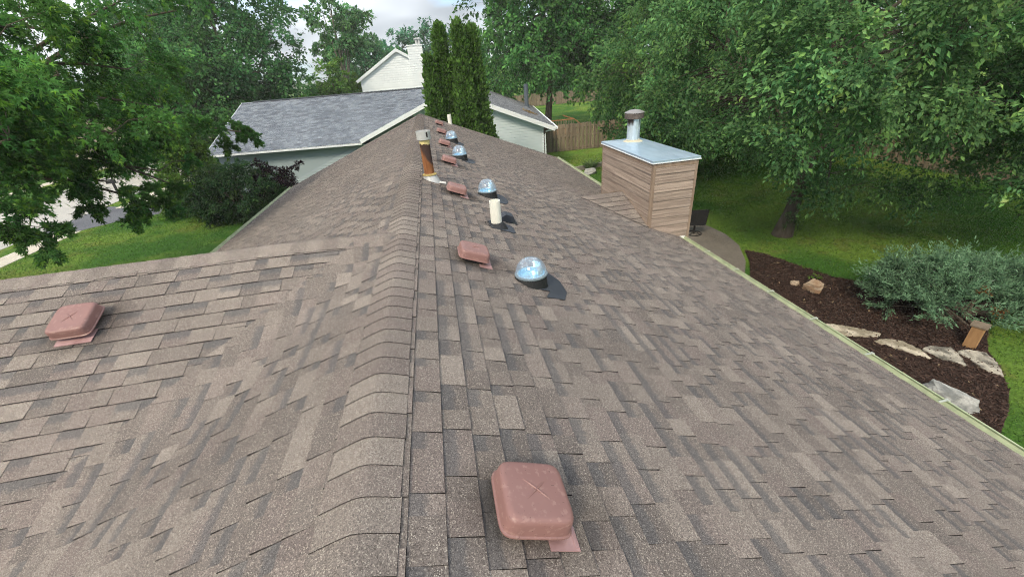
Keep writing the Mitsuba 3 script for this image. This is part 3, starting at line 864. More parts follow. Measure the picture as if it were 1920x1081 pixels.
def rock(c, r, rotz, seed, key, m, label, npts=15):
    """An angular stone: the hull of a few points, refined, its faces chipped and layered."""
    rr = np.random.default_rng(seed)
    p = unit_rows(rr.normal(size=(npts, 3)))
    p = np.sign(p) * np.abs(p) ** 0.6 * rr.uniform(0.8, 1.0, (npts, 1))
    h = trimesh.convex.convex_hull(p)
    v, f = trimesh.remesh.subdivide_to_size(h.vertices, h.faces, 0.11)
    s_ = trimesh.Trimesh(v, f)
    s_ = trimesh.smoothing.filter_taubin(s_, iterations=4)
    v = np.array(s_.vertices)
    n0 = unit_rows(v)
    lay_ = meshkit.fbm(v * [2.2, 2.2, 14] + seed, 3, seed=seed) - 0.5
    v = v + n0 * ((meshkit.fbm(v * 3 + seed, 4, seed=seed) - 0.5) * 0.26 + lay_ * 0.10 + (meshkit.fbm(v * 12 + seed, 2, seed=seed) - 0.5) * 0.06)[:, None]
    v = v * r
    ca, sa = math.cos(rotz), math.sin(rotz)
    v = v @ np.array([[ca, sa, 0], [-sa, ca, 0], [0, 0, 1]]) + c
    return add(key, trimesh.Trimesh(v, s_.faces, process=False), m, smooth=30, label=label, cat="stone")


def unit_rows(v):
    return v / (np.linalg.norm(v, axis=-1, keepdims=True) + 1e-9)


rock((9.05, 4.14, 0.14), (0.55, 0.27, 0.36), -1.08, 5, "boulder", "boulder_stone", "big weathered grey boulder in the mulch beside the gutter")
rock((10.06, 8.42, 0.10), (0.27, 0.23, 0.30), -0.6, 14, "rock", "tan_stone", "pointed tan rock standing in the mulch")
rock((9.95, 8.88, 0.05), (0.20, 0.13, 0.12), 0.3, 9, "small_rock", "tan_stone", "small orange brown rock behind the pointed tan rock")

# wooden post
mat("post_wood", proc(lambda p, n, uv: mix((0.20, 0.105, 0.045), (0.40, 0.235, 0.11), fbm(p.x * 22, p.y * 22, p.z * 2.5, octaves=4))), 0.8)
mat("post_cap_wood", proc(lambda p, n, uv: mix((0.12, 0.09, 0.065), (0.22, 0.175, 0.13), fbm(p.x * 6, p.y * 24, p.z * 2))), 0.85)
R = trimesh.transformations.rotation_matrix(math.radians(24), (0, 0, 1))
add("wooden_post__shaft", moved(box(-0.10, 0.10, -0.10, 0.10, 0, 0.56), (11.2, 5.44, 0), R), "post_wood")
add("wooden_post__cap", moved(box(-0.135, 0.135, -0.135, 0.135, 0.56, 0.595), (11.2, 5.44, 0), R), "post_cap_wood")
tag("wooden_post", "short square wooden post with a flat cap under the blue green juniper", "post")

# patio chair, back to us
mat("sling_fabric", proc(lambda p, n, uv: mix((0.012, 0.012, 0.013), (0.024, 0.024, 0.026), cell_rand(dr.floor(p.x * 90 + p.y * 90), dr.floor(p.z * 90)))), 0.8)
mat("chair_metal", (0.02, 0.018, 0.018), 0.4)
M = frame((9.55, 13.35, 0.02), (0.955, -0.296, 0), (0.296, 0.955, 0), (0, 0, 1))       # x: across, y: the way it faces
t = "patio_chair"
bk = [(-0.26, -0.02, 0.48), (-0.27, -0.16, 1.05)]


def slab(p0, p1, w, th):
    p0, p1 = np.array(p0), np.array(p1)
    d = p1 - p0
    L = np.linalg.norm(d)
    d = d / L
    nn = np.cross((1, 0, 0), d)
    m = trimesh.creation.box((w, L, th))
    m.apply_transform(frame((p0 + p1) / 2, (1, 0, 0), d, nn))
    return m


add(t + "__backrest", moved(slab((0, -0.24, 0.42), (0, -0.40, 1.06), 0.56, 0.02), M=M), "sling_fabric")
add(t + "__seat", moved(slab((0, -0.24, 0.42), (0, 0.27, 0.46), 0.56, 0.02), M=M), "sling_fabric")
for sx in (-1, 1):
    add(t + "__arm", moved(tube([(sx * 0.30, -0.40, 1.07), (sx * 0.30, -0.25, 0.44), (sx * 0.30, 0.26, 0.45), (sx * 0.31, 0.22, 0.66), (sx * 0.31, -0.28, 0.64)], 0.016, 8), M=M), "chair_metal", smooth=40)
add(t + "__swivel_base", moved(cat_([cyl(0.035, 0.42, 16), moved(trimesh.creation.torus(0.27, 0.018), (0, 0, 0.02))] + [tube([(0, 0, 0.12), (0.27 * math.cos(q), 0.27 * math.sin(q), 0.025)], 0.015, 6) for q in (0.7, 2.3, 3.9, 5.5)]), M=M), "chair_metal", smooth=40)
tag(t, "black sling patio chair behind the chimney box, its back to the camera", "chair")

# ---------------------------------------------------------------- neighbouring houses
def roof_courses(e0, e1, r0, r1, step=0.145, t=0.012):
    """Stepped shingle courses on a roof plane, from the eave e0-e1 up to the ridge r0-r1; uv = (metres along, course)."""
    e0, e1, r0, r1 = (np.array(q, float) for q in (e0, e1, r0, r1))
    n = max(1, int(round(np.linalg.norm((r0 + r1) / 2 - (e0 + e1) / 2) / step)))
    nr = np.cross(e1 - e0, r0 - e0)
    nr /= np.linalg.norm(nr)
    if nr[2] < 0:
        nr = -nr
    L = np.linalg.norm(e1 - e0)
    qs, us = [], []
    for k in range(n):
        a0, a1 = e0 + (r0 - e0) * k / n, e1 + (r1 - e1) * k / n
        b0, b1 = e0 + (r0 - e0) * (k + 1) / n, e1 + (r1 - e1) * (k + 1) / n
        qs.append([a0 + nr * t, a1 + nr * t, b1 + nr * 0.001, b0 + nr * 0.001])
        us.append([(0, k + 0.05), (L, k + 0.05), (L, k + 0.95), (0, k + 0.95)])
        qs.append([a0 - nr * 0.01, a1 - nr * 0.01, a1 + nr * t, a0 + nr * t])
        us.append([(0, k + 0.02), (L, k + 0.02), (L, k + 0.04), (0, k + 0.04)])
    v, f = quads(qs)
    return v, f, np.array(us).reshape(-1, 2)


def grey_shingles(c0, c1, c2):
    def fn(p, n, uv):
        row = dr.floor(uv.y)
        u = uv.x / 0.21 + cell_rand(row, 5) * 7
        r = cell_rand(dr.floor(u), row)
        r2 = cell_rand(dr.floor(u * 0.47 + 3), row, 2)
        c = mix(c0, c1, smoothstep(0.1, 0.9, r))
        c = mix(c, c2, 0.7 * smoothstep(0.72, 0.8, r2))
        c = c * (0.75 + 0.5 * cell_rand(dr.floor(p.x * 90), dr.floor(p.y * 90), dr.floor(p.z * 90))) * (0.85 + 0.3 * fbm(p.x * 0.8, p.y * 0.8, p.z))
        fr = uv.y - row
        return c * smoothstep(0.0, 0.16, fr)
    return proc(fn)


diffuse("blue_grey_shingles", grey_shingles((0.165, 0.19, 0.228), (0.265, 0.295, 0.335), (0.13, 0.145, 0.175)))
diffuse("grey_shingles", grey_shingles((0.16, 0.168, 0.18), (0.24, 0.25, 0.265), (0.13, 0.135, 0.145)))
mat("pale_siding", proc(lambda p, n, uv: mix((0.47, 0.55, 0.585), (0.565, 0.645, 0.68), fbm(p.x * 1.2, p.y * 1.2, p.z * 2))), 0.5)
mat("shade_tinted_siding", (0.30, 0.365, 0.40), 0.5)  # same paint as the gable; the wing's eave shade is mixed into this colour
mat("white_siding", proc(lambda p, n, uv: mix((0.68, 0.72, 0.75), (0.76, 0.80, 0.83), fbm(p.x * 0.6, p.y * 0.6, p.z * 1.5))), 0.5)
mat("trim_white", (0.72, 0.76, 0.79), 0.45)
mat("beige_siding", (0.46, 0.40, 0.33), 0.6)
mat("stone_grey_pipe", (0.085, 0.105, 0.13), 0.5)
mat("window_glass", (0.03, 0.035, 0.04), 0.08, spec=0.8)
mat("debris", proc(lambda p, n, uv: mix((0.16, 0.10, 0.05), (0.30, 0.22, 0.12), noise(p.x * 40, p.y * 40))), 0.9)


def siding_wall(x0, x1, y, ztop, z0=0.0, step=0.105, face=-1):
    """Lapped siding in the xz plane at y; ztop(x) is the roof underside."""
    n = int(max(ztop(x0), ztop(x1), max(ztop(q) for q in np.linspace(x0, x1, 41))) / step) + 1
    qs = []
    xs = np.linspace(x0, x1, 400)
    zt = np.array([ztop(q) for q in xs])
    for k in range(n):
        za, zb = z0 + k * step, z0 + (k + 1) * step
        ok = xs[zt > za + 0.005]
        if len(ok) < 2:
            break
        ok2 = xs[zt > zb]
        a0, a1 = ok[0], ok[-1]
        b0, b1 = (ok2[0], ok2[-1]) if len(ok2) > 1 else ((a0 + a1) / 2, (a0 + a1) / 2 + 0.01)
        d = 0.045 * face
        qs.append([(a0, y + d, za), (a1, y + d, za), (b1, y + d * 0.1, zb), (b0, y + d * 0.1, zb)])
        qs.append([(a0, y, za), (a1, y, za), (a1, y + d, za), (a0, y + d, za)])
    return quads(qs)


def rake_board(x0, z0, x1, z1, y, h=0.22, th=0.025):
    d = np.array([x1 - x0, 0, z1 - z0])
    L = np.linalg.norm(d)
    d /= L
    up = np.array([-d[2], 0, d[0]])
    if up[2] < 0:
        up = -up
    o = np.array([x0, y, z0])
    q = np.array([o - up * h, o + d * L - up * h, o + d * L + up * 0.012, o + up * 0.012])
    return trimesh.convex.convex_hull(np.vstack([q, q + [0, th, 0]]))


g = "grey_house"                                # turned about 8 degrees against our house; local x along its front, y to its back
TH = math.radians(7.8)
NB = frame((7.873, 26.262, 0), (math.cos(TH), -math.sin(TH), 0), (math.sin(TH), math.cos(TH), 0), (0, 0, 1))


def nb(key, mesh, bsdf, **kw):
    if isinstance(mesh, tuple):
        mesh = trimesh.Trimesh(*mesh, process=False)
    return add(g + "__" + key, moved(mesh, M=NB), bsdf, **kw)


AX, AZ, SN = -6.32, 5.20, 0.407                # gable apex and slope
GX0, GX1, GY0, GY1 = -12.15, 0.0, 0.0, 16.5
zg = lambda x: AZ - SN * abs(x - AX)
m = roof_courses((GX1, GY0, zg(GX1)), (GX1, GY1, zg(GX1)), (AX, GY0, AZ), (AX, GY1, AZ))
nb("gable_roof", m[:2], "grey_shingles", uv=m[2], label="grey shingled gable slope at the right with a dark pipe")
m = roof_courses((GX0, GY0, zg(GX0)), (GX0, GY1, zg(GX0)), (AX, GY0, AZ), (AX, GY1, AZ))
nb("gable_roof", m[:2], "blue_grey_shingles", uv=m[2])
WX0, WX1, WY0, WY1, WZ0, WZ1 = -22.1, -6.4, 0.5, 6.9, 2.60, 5.205      # the wing, its ridge along x
m = roof_courses((WX0, WY0, WZ0), (GX0 + 0.1, WY0, WZ0), (WX0, WY1, WZ1), (WX1, WY1, WZ1))
nb("wing_roof", m[:2], "blue_grey_shingles", uv=m[2], label="wide blue grey shingled roof slope facing the camera")
m = roof_courses((WX0, WY1 + 6.4, WZ0), (WX1, WY1 + 6.4, WZ0), (WX0, WY1, WZ1), (WX1, WY1, WZ1))
nb("wing_roof", m[:2], "blue_grey_shingles", uv=m[2])
mat("dark_trim", (0.07, 0.08, 0.095), 0.6)
nb("wing_ridge_vent", box(WX0 + 0.8, WX1 - 0.6, WY1 - 0.14, WY1 + 0.14, WZ1 - 0.02, WZ1 + 0.045), "dark_trim")
nb("rake_board", rake_board(AX, AZ, GX1, zg(GX1), GY0 - 0.03, 0.235), "trim_white", label="white sloping trim board at the right")
nb("rake_board", rake_board(GX0, zg(GX0), AX, AZ, GY0 - 0.03, 0.235), "trim_white", label="white sloping trim board at the left")
sof = []
for xa, xb in ((AX, GX1), (GX0, AX)):
    sof.append([(xa, GY0, zg(xa) - 0.19), (xb, GY0, zg(xb) - 0.19), (xb, GY0 + 0.55, zg(xb) - 0.19), (xa, GY0 + 0.55, zg(xa) - 0.19)])
nb("soffit", quads(sof), "trim_white")
WALLY, WXR = 0.55, -0.74
nb("gable_wall", siding_wall(AX - 2.4, WXR, WALLY, lambda x: zg(x) - 0.2, step=0.165), "pale_siding", label="pale blue white lapped siding of the gable end")
nb("corner_trim", box(WXR - 0.10, WXR + 0.012, WALLY - 0.03, WALLY + 0.1, 0, zg(WXR) - 0.2), "trim_white")
nb("side_wall", box(AX - 2.4, WXR, WALLY + 0.02, GY1 - 0.4, 0, zg(WXR) - 0.15), "pale_siding")
nb("wing_wall", siding_wall(WX0 + 0.45, AX - 2.4, WY0 + 0.52, lambda x: min(zg(x) - 0.2, 2.46 + 9 * max(x - GX0 - 0.3, 0)), step=0.165), "shade_tinted_siding", label="blue grey lapped siding in the shade under the wide eave")
nb("wing_side_wall", box(WX0 + 0.45, AX - 2.45, WY0 + 0.56, WY1 + 5.9, 0, 2.5), "shade_tinted_siding")
pgn = Polygon([(WY0 + 0.3, 2.5), (WY1 + 6.1, 2.5), (WY1, WZ1 - 0.12)])
e = trimesh.creation.extrude_polygon(pgn, 0.06, engine="earcut")
e.apply_transform(frame((WX0 + 0.42, 0, 0), (0, 1, 0), (0, 0, 1), (1, 0, 0)))
nb("wing_gable_wall", e, "shade_tinted_siding")
nb("garage_door", box(WX0 + 0.40, WX0 + 0.44, 2.4, 7.2, 0.02, 2.15), "trim_white")
nb("wing_gutter", cat_([box(WX0 + 0.02, GX0 - 0.02, WY0 - 0.13, WY0 - 0.005, WZ0 - 0.11, WZ0 - 0.01), box(WX0 + 0.02, GX0 - 0.02, WY0 - 0.14, WY0 - 0.125, WZ0 - 0.03, WZ0 + 0.005)]), "trim_white", label="long white gutter below the wide blue grey roof")
nb("wing_soffit", box(WX0 + 0.02, GX0 + 0.3, WY0 - 0.005, WY0 + 0.5, 2.43, 2.47), "shade_tinted_siding")
nb("wing_rake", trimesh.convex.convex_hull(np.array([(WX0 + dx, WY0 + (WY1 - WY0) * t_, WZ0 + (WZ1 - WZ0) * t_ + dz) for t_ in (0, 1) for dz in (-0.2, 0.015) for dx in (-0.03, -0.005)])), "trim_white")
nb("eave_gutter", box(GX1 + 0.002, GX1 + 0.12, GY0, GY1, zg(GX1) - 0.12, zg(GX1) - 0.0), "trim_white", label="white gutter on the right eave")
nb("downspout", tube([(GX1 + 0.03, GY0 + 0.3, zg(GX1) - 0.13), (GX1 - 0.08, GY0 + 0.3, zg(GX1) - 0.18), (WXR + 0.16, GY0 + 0.42, zg(WXR) - 0.55), (WXR + 0.10, GY0 + 0.46, zg(WXR) - 0.75), (WXR + 0.10, GY0 + 0.46, 0.1)], 0.042, 8), "trim_white", smooth=40)
nb("roof_pipe", moved(lathe([(0.23, 0.0), (0.22, 0.03), (0.175, 0.14), (0.175, 1.75)], 24, False, True), (-0.95, 10.8, zg(-0.95))), "stone_grey_pipe", smooth=40, label="dark grey round flue pipe low on the right slope")
nb("vent_pipe", moved(lathe([(0.12, 0.0), (0.05, 0.05), (0.05, 0.50)], 16, False, True), (-4.38, 8.2, zg(-4.38))), "dark_trim", smooth=40)
rng = np.random.default_rng(4)
N = 160
px_, py_ = rng.normal(-1.2, 0.22, N), rng.normal(4.9, 0.45, N)
v, f, col = leaf_mesh(np.column_stack([px_, py_, [zg(q) + 0.03 for q in px_]]), rng.normal(size=(N, 3)), np.column_stack([rng.normal(0, .3, (N, 2)), np.ones(N)]), rng.uniform(0.08, 0.2, N), np.array([0.24, 0.17, 0.09]) * rng.uniform(0.5, 1.4, (N, 1)), chip)
v = v @ NB[:3, :3].T + NB[:3, 3]
add("leaf_litter", (v, f), "vertex_tint", color=col, label="brown leaf litter lying on the grey roof near its right eave", cat="leaves", kind="stuff")
tag(g, "neighbouring single storey house with blue grey shingles and pale lapped siding", "house")

# white two storey house behind
g = "white_house"
WA, WAZ, WS = -2.5, 8.86, 0.585
wx0, wx1, wy0, wy1 = -7.5, 2.5, 55.0, 66.0
zw = lambda x: WAZ - WS * abs(x - WA)
for xe in (wx0, wx1):
    m = roof_courses((xe, wy0 - 0.3, zw(xe)), (xe, wy1, zw(xe)), (WA, wy0 - 0.3, WAZ), (WA, wy1, WAZ))
    add(g + "__roof", m[:2], "grey_shingles", uv=m[2])
add(g + "__gable_wall", siding_wall(wx0 + 0.45, wx1 - 0.45, wy0, lambda x: zw(x) - 0.16, step=0.24), "white_siding", label="white lapped siding of the gable end")
add(g + "__rear_wall", box(wx0 + 0.45, wx1 - 0.45, wy0 + 0.03, wy1 - 0.4, 0, zw(wx0) - 0.1), "white_siding")
add(g + "__rake_board", rake_board(wx0, zw(wx0), WA, WAZ, wy0 - 0.34, 0.27), "trim_white")
add(g + "__rake_board", rake_board(WA, WAZ, wx1, zw(wx1), wy0 - 0.34, 0.27), "trim_white")
cw = siding_wall(-1.2, 0.45, wy0 - 0.75, lambda x: 8.95, step=0.24)
add(g + "__chimney", cat_([box(-1.2, 0.45, wy0 - 0.73, wy0 + 0.2, 0, 8.95), trimesh.Trimesh(*cw, process=False)]), "white_siding", label="white siding chimney on the gable end")
add(g + "__chimney_cap", box(-1.28, 0.53, wy0 - 0.83, wy0 + 0.25, 8.95, 9.05), "trim_white")
for xx in (-0.1, 0.95 - 0.75):
    add(g + "__flue", moved(lathe([(0.14, 0), (0.14, 0.42), (0.15, 0.43), (0.15, 0.5), (0.28, 0.52), (0.28, 0.58), (0.03, 0.68)], 20), (xx + 0.0, wy0 - 0.3, 9.05)), "galvanised", smooth=40)
tag(g, "white two storey house with a white chimney behind the grey house", "house")

# beige house across the street
g = "beige_house"
bx0_, bx1_, by0_, by1_ = -47.0, -35.5, 60.0, 74.0
m = roof_courses((bx1_ + 0.5, by0_ - 0.5, 2.7), (bx1_ + 0.5, by1_ + 0.5, 2.7), ((bx0_ + bx1_) / 2, by0_ - 0.5, 5.3), ((bx0_ + bx1_) / 2, by1_ + 0.5, 5.3))
add(g + "__roof", m[:2], "grey_shingles", uv=m[2])
m = roof_courses((bx0_ - 0.5, by0_ - 0.5, 2.7), (bx0_ - 0.5, by1_ + 0.5, 2.7), ((bx0_ + bx1_) / 2, by0_ - 0.5, 5.3), ((bx0_ + bx1_) / 2, by1_ + 0.5, 5.3))
add(g + "__roof", m[:2], "grey_shingles", uv=m[2])
e = trimesh.creation.extrude_polygon(Polygon([(bx0_, 0), (bx1_, 0), (bx1_, 2.65), ((bx0_ + bx1_) / 2, 5.1), (bx0_, 2.65)]), by1_ - by0_, engine="earcut")
e.apply_transform(frame((0, by1_, 0), (1, 0, 0), (0, 0, 1), (0, -1, 0)))
add(g + "__wall", e, "beige_siding")
add(g + "__garage_door", box(bx1_ + 0.005, bx1_ + 0.04, 61.0, 66.0, 0.05, 2.2), "trim_white")
add(g + "__window", box(bx1_ + 0.005, bx1_ + 0.05, 69.0, 71.5, 1.0, 2.1), "window_glass")
tag(g, "beige house with a grey roof across the street, glimpsed through the foliage", "house")

# ---------------------------------------------------------------- fences, mailbox, deck
mat("fence_wood", proc(lambda p, n, uv: mix((0.125, 0.098, 0.070), (0.255, 0.205, 0.150), fbm(p.x * 9, p.y * 9, p.z * 1.3, octaves=4)) * (0.75 + 0.5 * cell_rand(dr.floor(p.x / 0.152), 4))), 0.85)


def fence(key, p0, p1, h, label, seed, pw=0.14, gap=0.012, every=True):
    rr = np.random.default_rng(seed)
    p0, p1 = np.array(p0, float), np.array(p1, float)
    L = np.linalg.norm(p1 - p0)
    d = (p1 - p0) / L
    M = frame((p0[0], p0[1], 0), (d[0], d[1], 0), (-d[1], d[0], 0), (0, 0, 1))
    n = int(L / (pw + gap))
    for k in range(n):
        x = k * (pw + gap)
        side = 1 if k % 2 else -1
        hh = h + rr.uniform(-0.03, 0.03)
        pk = prism(Polygon([(x, side * 0.035 - 0.01), (x + pw, side * 0.035 - 0.01), (x + pw, side * 0.035 + 0.01), (x, side * 0.035 + 0.01)]), 0.04, hh)
        pk.apply_transform(trimesh.transformations.rotation_matrix(rr.normal(0, 0.006), (0, 1, 0), (x, 0, 0)))
        add(key + "__picket", moved(pk, M=M), "fence_wood")
    for zz in (0.25, h * 0.55, h - 0.25):
        add(key + "__rail", moved(box(0, L, -0.023, 0.023, zz - 0.045, zz + 0.045), M=M), "fence_wood")
    for x in np.arange(0, L + 0.1, 2.4):
        add(key + "__post", moved(box(x - 0.05, x + 0.05, 0.05, 0.15, 0, h - 0.05), M=M), "fence_wood")
    tag(key, label, "fence")


fence("wooden_fence", (8.15, 32.2), (17.5, 31.9), 1.98, "weathered wooden picket fence between the grey house and the back yard trees", 1)
fence("far_fence", (12.0, 74.0), (34.0, 72.0), 1.9, "far tan wooden fence beyond the neighbouring lawn", 2, pw=0.24)
fence("side_fence", (24.5, 2.0), (24.8, 30.0), 1.8, "weathered wooden fence along the right side of the back yard under the trees", 3, pw=0.22)
mat("cedar", (0.30, 0.135, 0.055), 0.7)
t = "garden_deck"
add(t + "__floor", box(10.4, 13.0, 37.2, 40.5, 0.5, 0.56), "cedar")
for (xa, xb, ya, yb) in ((10.4, 12.6, 37.2, 37.26), (12.55, 12.6, 37.2, 40.5)):
    add(t + "__handrail", box(xa, xb, ya, yb, 1.66, 1.74), "cedar")
bal = [box(q, q + 0.04, 37.2, 37.24, 0.56, 1.66) for q in np.arange(10.4, 12.6, 0.15)]
add(t + "__balusters", cat_(bal), "fence_wood")
st = trimesh.convex.convex_hull(np.array([(12.6, 37.2, 1.74), (12.6, 37.26, 1.74), (13.5, 37.2, 1.05), (13.5, 37.26, 1.05), (12.6, 37.2, 1.66), (12.6, 37.26, 1.66), (13.5, 37.2, 0.97), (13.5, 37.26, 0.97)]))
add(t + "__stair_rail", st, "cedar")
tag(t, "small reddish cedar deck with a railing beyond the picket fence", "deck")

mat("mailbox_black", (0.018, 0.018, 0.02), 0.4)
t = "mailbox"
MB_ = np.array([-21.95, 33.2, 0])
pr = Polygon([(-0.09, 0), (0.09, 0), (0.09, 0.12)] + [(0.09 * math.cos(q), 0.12 + 0.09 * math.sin(q)) for q in np.linspace(0.2, math.pi - 0.2, 9)] + [(-0.09, 0.12)])
bxm = trimesh.creation.extrude_polygon(pr, 0.52, engine="earcut")
bxm.apply_transform(frame(MB_ + [-0.35, 0, 1.1], (0, 1, 0), (0, 0, 1), (1, 0, 0)))
add(t + "__box", bxm, "mailbox_black")
add(t + "__post", moved(cat_([box(-0.06, 0.06, -0.06, 0.06, 0, 1.18), box(-0.4, 0.3, -0.05, 0.05, 1.02, 1.098)]), MB_), "mailbox_black")
add(t + "__flag", moved(box(-0.05, 0.10, -0.105, -0.093, 1.25, 1.30), MB_), "mailbox_black")
tag(t, "dark mailbox on a post at the edge of the street", "mailbox")

# ---------------------------------------------------------------- trees and plants
mat("bark", proc(lambda p, n, uv: mix((0.050, 0.040, 0.032), (0.150, 0.125, 0.100), fbm(p.x * 16, p.y * 16, p.z * 4, octaves=4))), 0.95, spec=0.1)
mat("pale_bark", proc(lambda p, n, uv: mix((0.14, 0.125, 0.10), (0.30, 0.27, 0.23), fbm(p.x * 6, p.y * 6, p.z * 2))), 0.9, spec=0.1)
scene["leaf"] = {"type": "principledthin", "base_color": {"type": "mesh_attribute", "name": "vertex_color"}, "roughness": 0.5, "diff_trans": 0.95, "eta": 1.4}

LEAF = (np.array([(0, 0, 0), (0.45, 0.26, 0.05), (1.0, 0, -0.10), (0.45, -0.26, 0.05)]), np.array([(0, 2, 1), (0, 3, 2)]))
MAPLE = (np.array([(0, 0, 0), (0.42, 0.13, 0.03), (1.0, 0, -0.10), (0.42, -0.13, 0.03), (0.62, 0.52, -0.03), (0.22, 0.22, 0.02), (0.62, -0.52, -0.03), (0.22, -0.22, 0.02)]),
         np.array([(0, 2, 1), (0, 3, 2), (0, 1, 4), (0, 4, 5), (0, 6, 3), (0, 7, 6)]))
SPRIG = (np.array([(0, 0, 0), (0.5, 0.30, 0.10), (1.0, 0.06, -0.05), (0.55, -0.28, -0.06), (0.15, -0.22, 0.08)]), np.array([(0, 2, 1), (0, 3, 2), (0, 4, 3)]))


def unit(v):
    return v / (np.linalg.norm(v, axis=-1, keepdims=True) + 1e-9)


def foliage(ctr, rad, n_per, size, col, rng, tmpl=LEAF, hub=(0, 0, 0), sprays=7, droop=0.35, tip=(1.5, 1.45, 1.0), up=0.55, spread=1.0, flat=0.75, vary=0.22):
    """Leaves on drooping sprays round the clump centres."""
    ctr, M = np.asarray(ctr, float), len(ctr)
    rad = np.broadcast_to(rad, (M,))
    out = unit(ctr - np.asarray(hub))
    D = unit(out[:, None] * 0.45 + rng.normal(size=(M, sprays, 3)) * [1, 1, flat] * spread + [0, 0, 0.05])
    which = rng.integers(0, sprays, (M, n_per))
    d = np.take_along_axis(D, which[..., None], 1)
    t = rng.random((M, n_per)) ** 0.65
    jit = rng.normal(size=(M, n_per, 3)) * (0.10 + 0.08 * (1 - t))[..., None]
    p = ctr[:, None] + rad[:, None, None] * (d * t[..., None] + jit)
    p[..., 2] -= rad[:, None] * droop * t ** 2
    ax = unit(d + rng.normal(size=d.shape) * 0.55 + np.array([0, 0, -0.55 * droop / 0.35]) * t[..., None])
    nr = unit(np.array([0, 0, up]) + out[:, None] * 0.35 + rng.normal(size=d.shape) * 0.42)
    clump = np.exp(rng.normal(0, vary, (M, 1, 1)))
    leaf = np.exp(rng.normal(0, 0.20, (M, n_per, 1)))
    hue = rng.normal(0, 0.07, (M, n_per, 1)) + rng.normal(0, 0.06, (M, 1, 1))
    c = np.asarray(col) * clump * leaf * (1 + hue * np.array([1.0, 0.1, -0.4]))
    fresh = (t > 0.84)[..., None] * (rng.random((M, n_per, 1)) < 0.5)
    c = c * np.where(fresh, np.asarray(tip), 1.0)
    sz = size * rng.uniform(0.5, 1.35, (M, n_per))
    return leaf_mesh(p.reshape(-1, 3), ax.reshape(-1, 3), nr.reshape(-1, 3), sz.ravel(), np.clip(c.reshape(-1, 3), 0.004, 0.6), tmpl)


def skeleton(base, top, r0, ends, clumps, rng, lean=None):
    """Trunk, limbs to the given ends, twigs to every clump."""
    base, top = np.array(base, float), np.array(top, float)
    k = np.linspace(0, 1, 9)[:, None]
    bend = rng.normal(size=3) * [1, 1, 0] * np.linalg.norm(top - base) * 0.03
    tr = base + (top - base) * k + bend * np.sin(k * math.pi)
    flare = r0 * (1 - 0.72 * k[:, 0]) * (1 + 0.75 * np.exp(-k[:, 0] * 11))
    ms, nodes, wid = [tube(tr, flare, 12)], [tr[4:]], [flare[4:]]
    for e in ends:
        s = rng.uniform(0.30, 0.9)
        o = base + (top - base) * s + bend * math.sin(s * math.pi)
        L = np.linalg.norm(e - o)
        q = np.linspace(0, 1, 8)[:, None]
        mid = (o + e) / 2 + np.array([0, 0, 0.16 * L]) + rng.normal(size=3) * 0.05 * L
        c = (1 - q) ** 2 * o + 2 * q * (1 - q) * mid + q ** 2 * e
        rr = r0 * (0.42 - 0.2 * s) * (1 - 0.88 * q[:, 0]) + 0.008
        ms.append(tube(c, rr, 7))
        nodes.append(c[2:])
        wid.append(rr[2:])
    nodes, wid = np.vstack(nodes), np.concatenate(wid)
    for c in clumps:
        dd = np.linalg.norm(nodes - c, axis=1) + 0.6 * np.maximum(nodes[:, 2] - c[2], 0)
        j = int(np.argmin(dd))
        o = nodes[j]
        if np.linalg.norm(c - o) < 0.25:
            continue
        mid = (o + c) / 2 + [0, 0, 0.12 * np.linalg.norm(c - o)]
        w0 = min(wid[j] * 0.6, 0.035 + 0.01 * np.linalg.norm(c - o))
        ms.append(tube([o, mid, c], [w0, w0 * 0.6, 0.006], 4, cap=False))
    return cat_(ms)


def crown_points(c, r, n, rng, shell=0.5, lobes=0.35, zmin=None, seed=0, cut=None):
    """Clump centres in a lobed ellipsoid, thicker near its surface."""
    out = []
    c, r = np.array(c, float), np.array(r, float)
    while len(out) < n:
        d = unit(rng.normal(size=3))
        s = (shell + (1 - shell) * rng.random() ** 0.8) * (1 - lobes / 2 + lobes * 2 * (meshkit.fbm((d * 1.9 + seed)[None], 2, seed=seed)[0] - 0.25))
        p = c + r * d * s
        if zmin is not None and p[2] < zmin:
            continue
        if cut is not None and cut(p):
            continue
        out.append(p)
    return np.array(out)


def tree(key, label, base, top, r0, clumps, rad, n_per, size, col, seed, tmpl=LEAF, n_limbs=9, bark="bark", group=None, cat="tree", hub=None, **kw):
    rng = np.random.default_rng(seed)
    clumps = np.asarray(clumps, float)
    far = clumps[rng.permutation(len(clumps))[:n_limbs]]
    key = numbered(key)
    add(key + "__trunk", skeleton(base, top, r0, far, clumps, rng), bark, smooth=50)
    v, f, c = foliage(clumps, rad, n_per, size, col, rng, tmpl, hub=hub if hub is not None else np.array(top), **kw)
    add(key + "__crown", (v, f), "leaf", color=c)
    tag(key, label, cat, group)
    return key


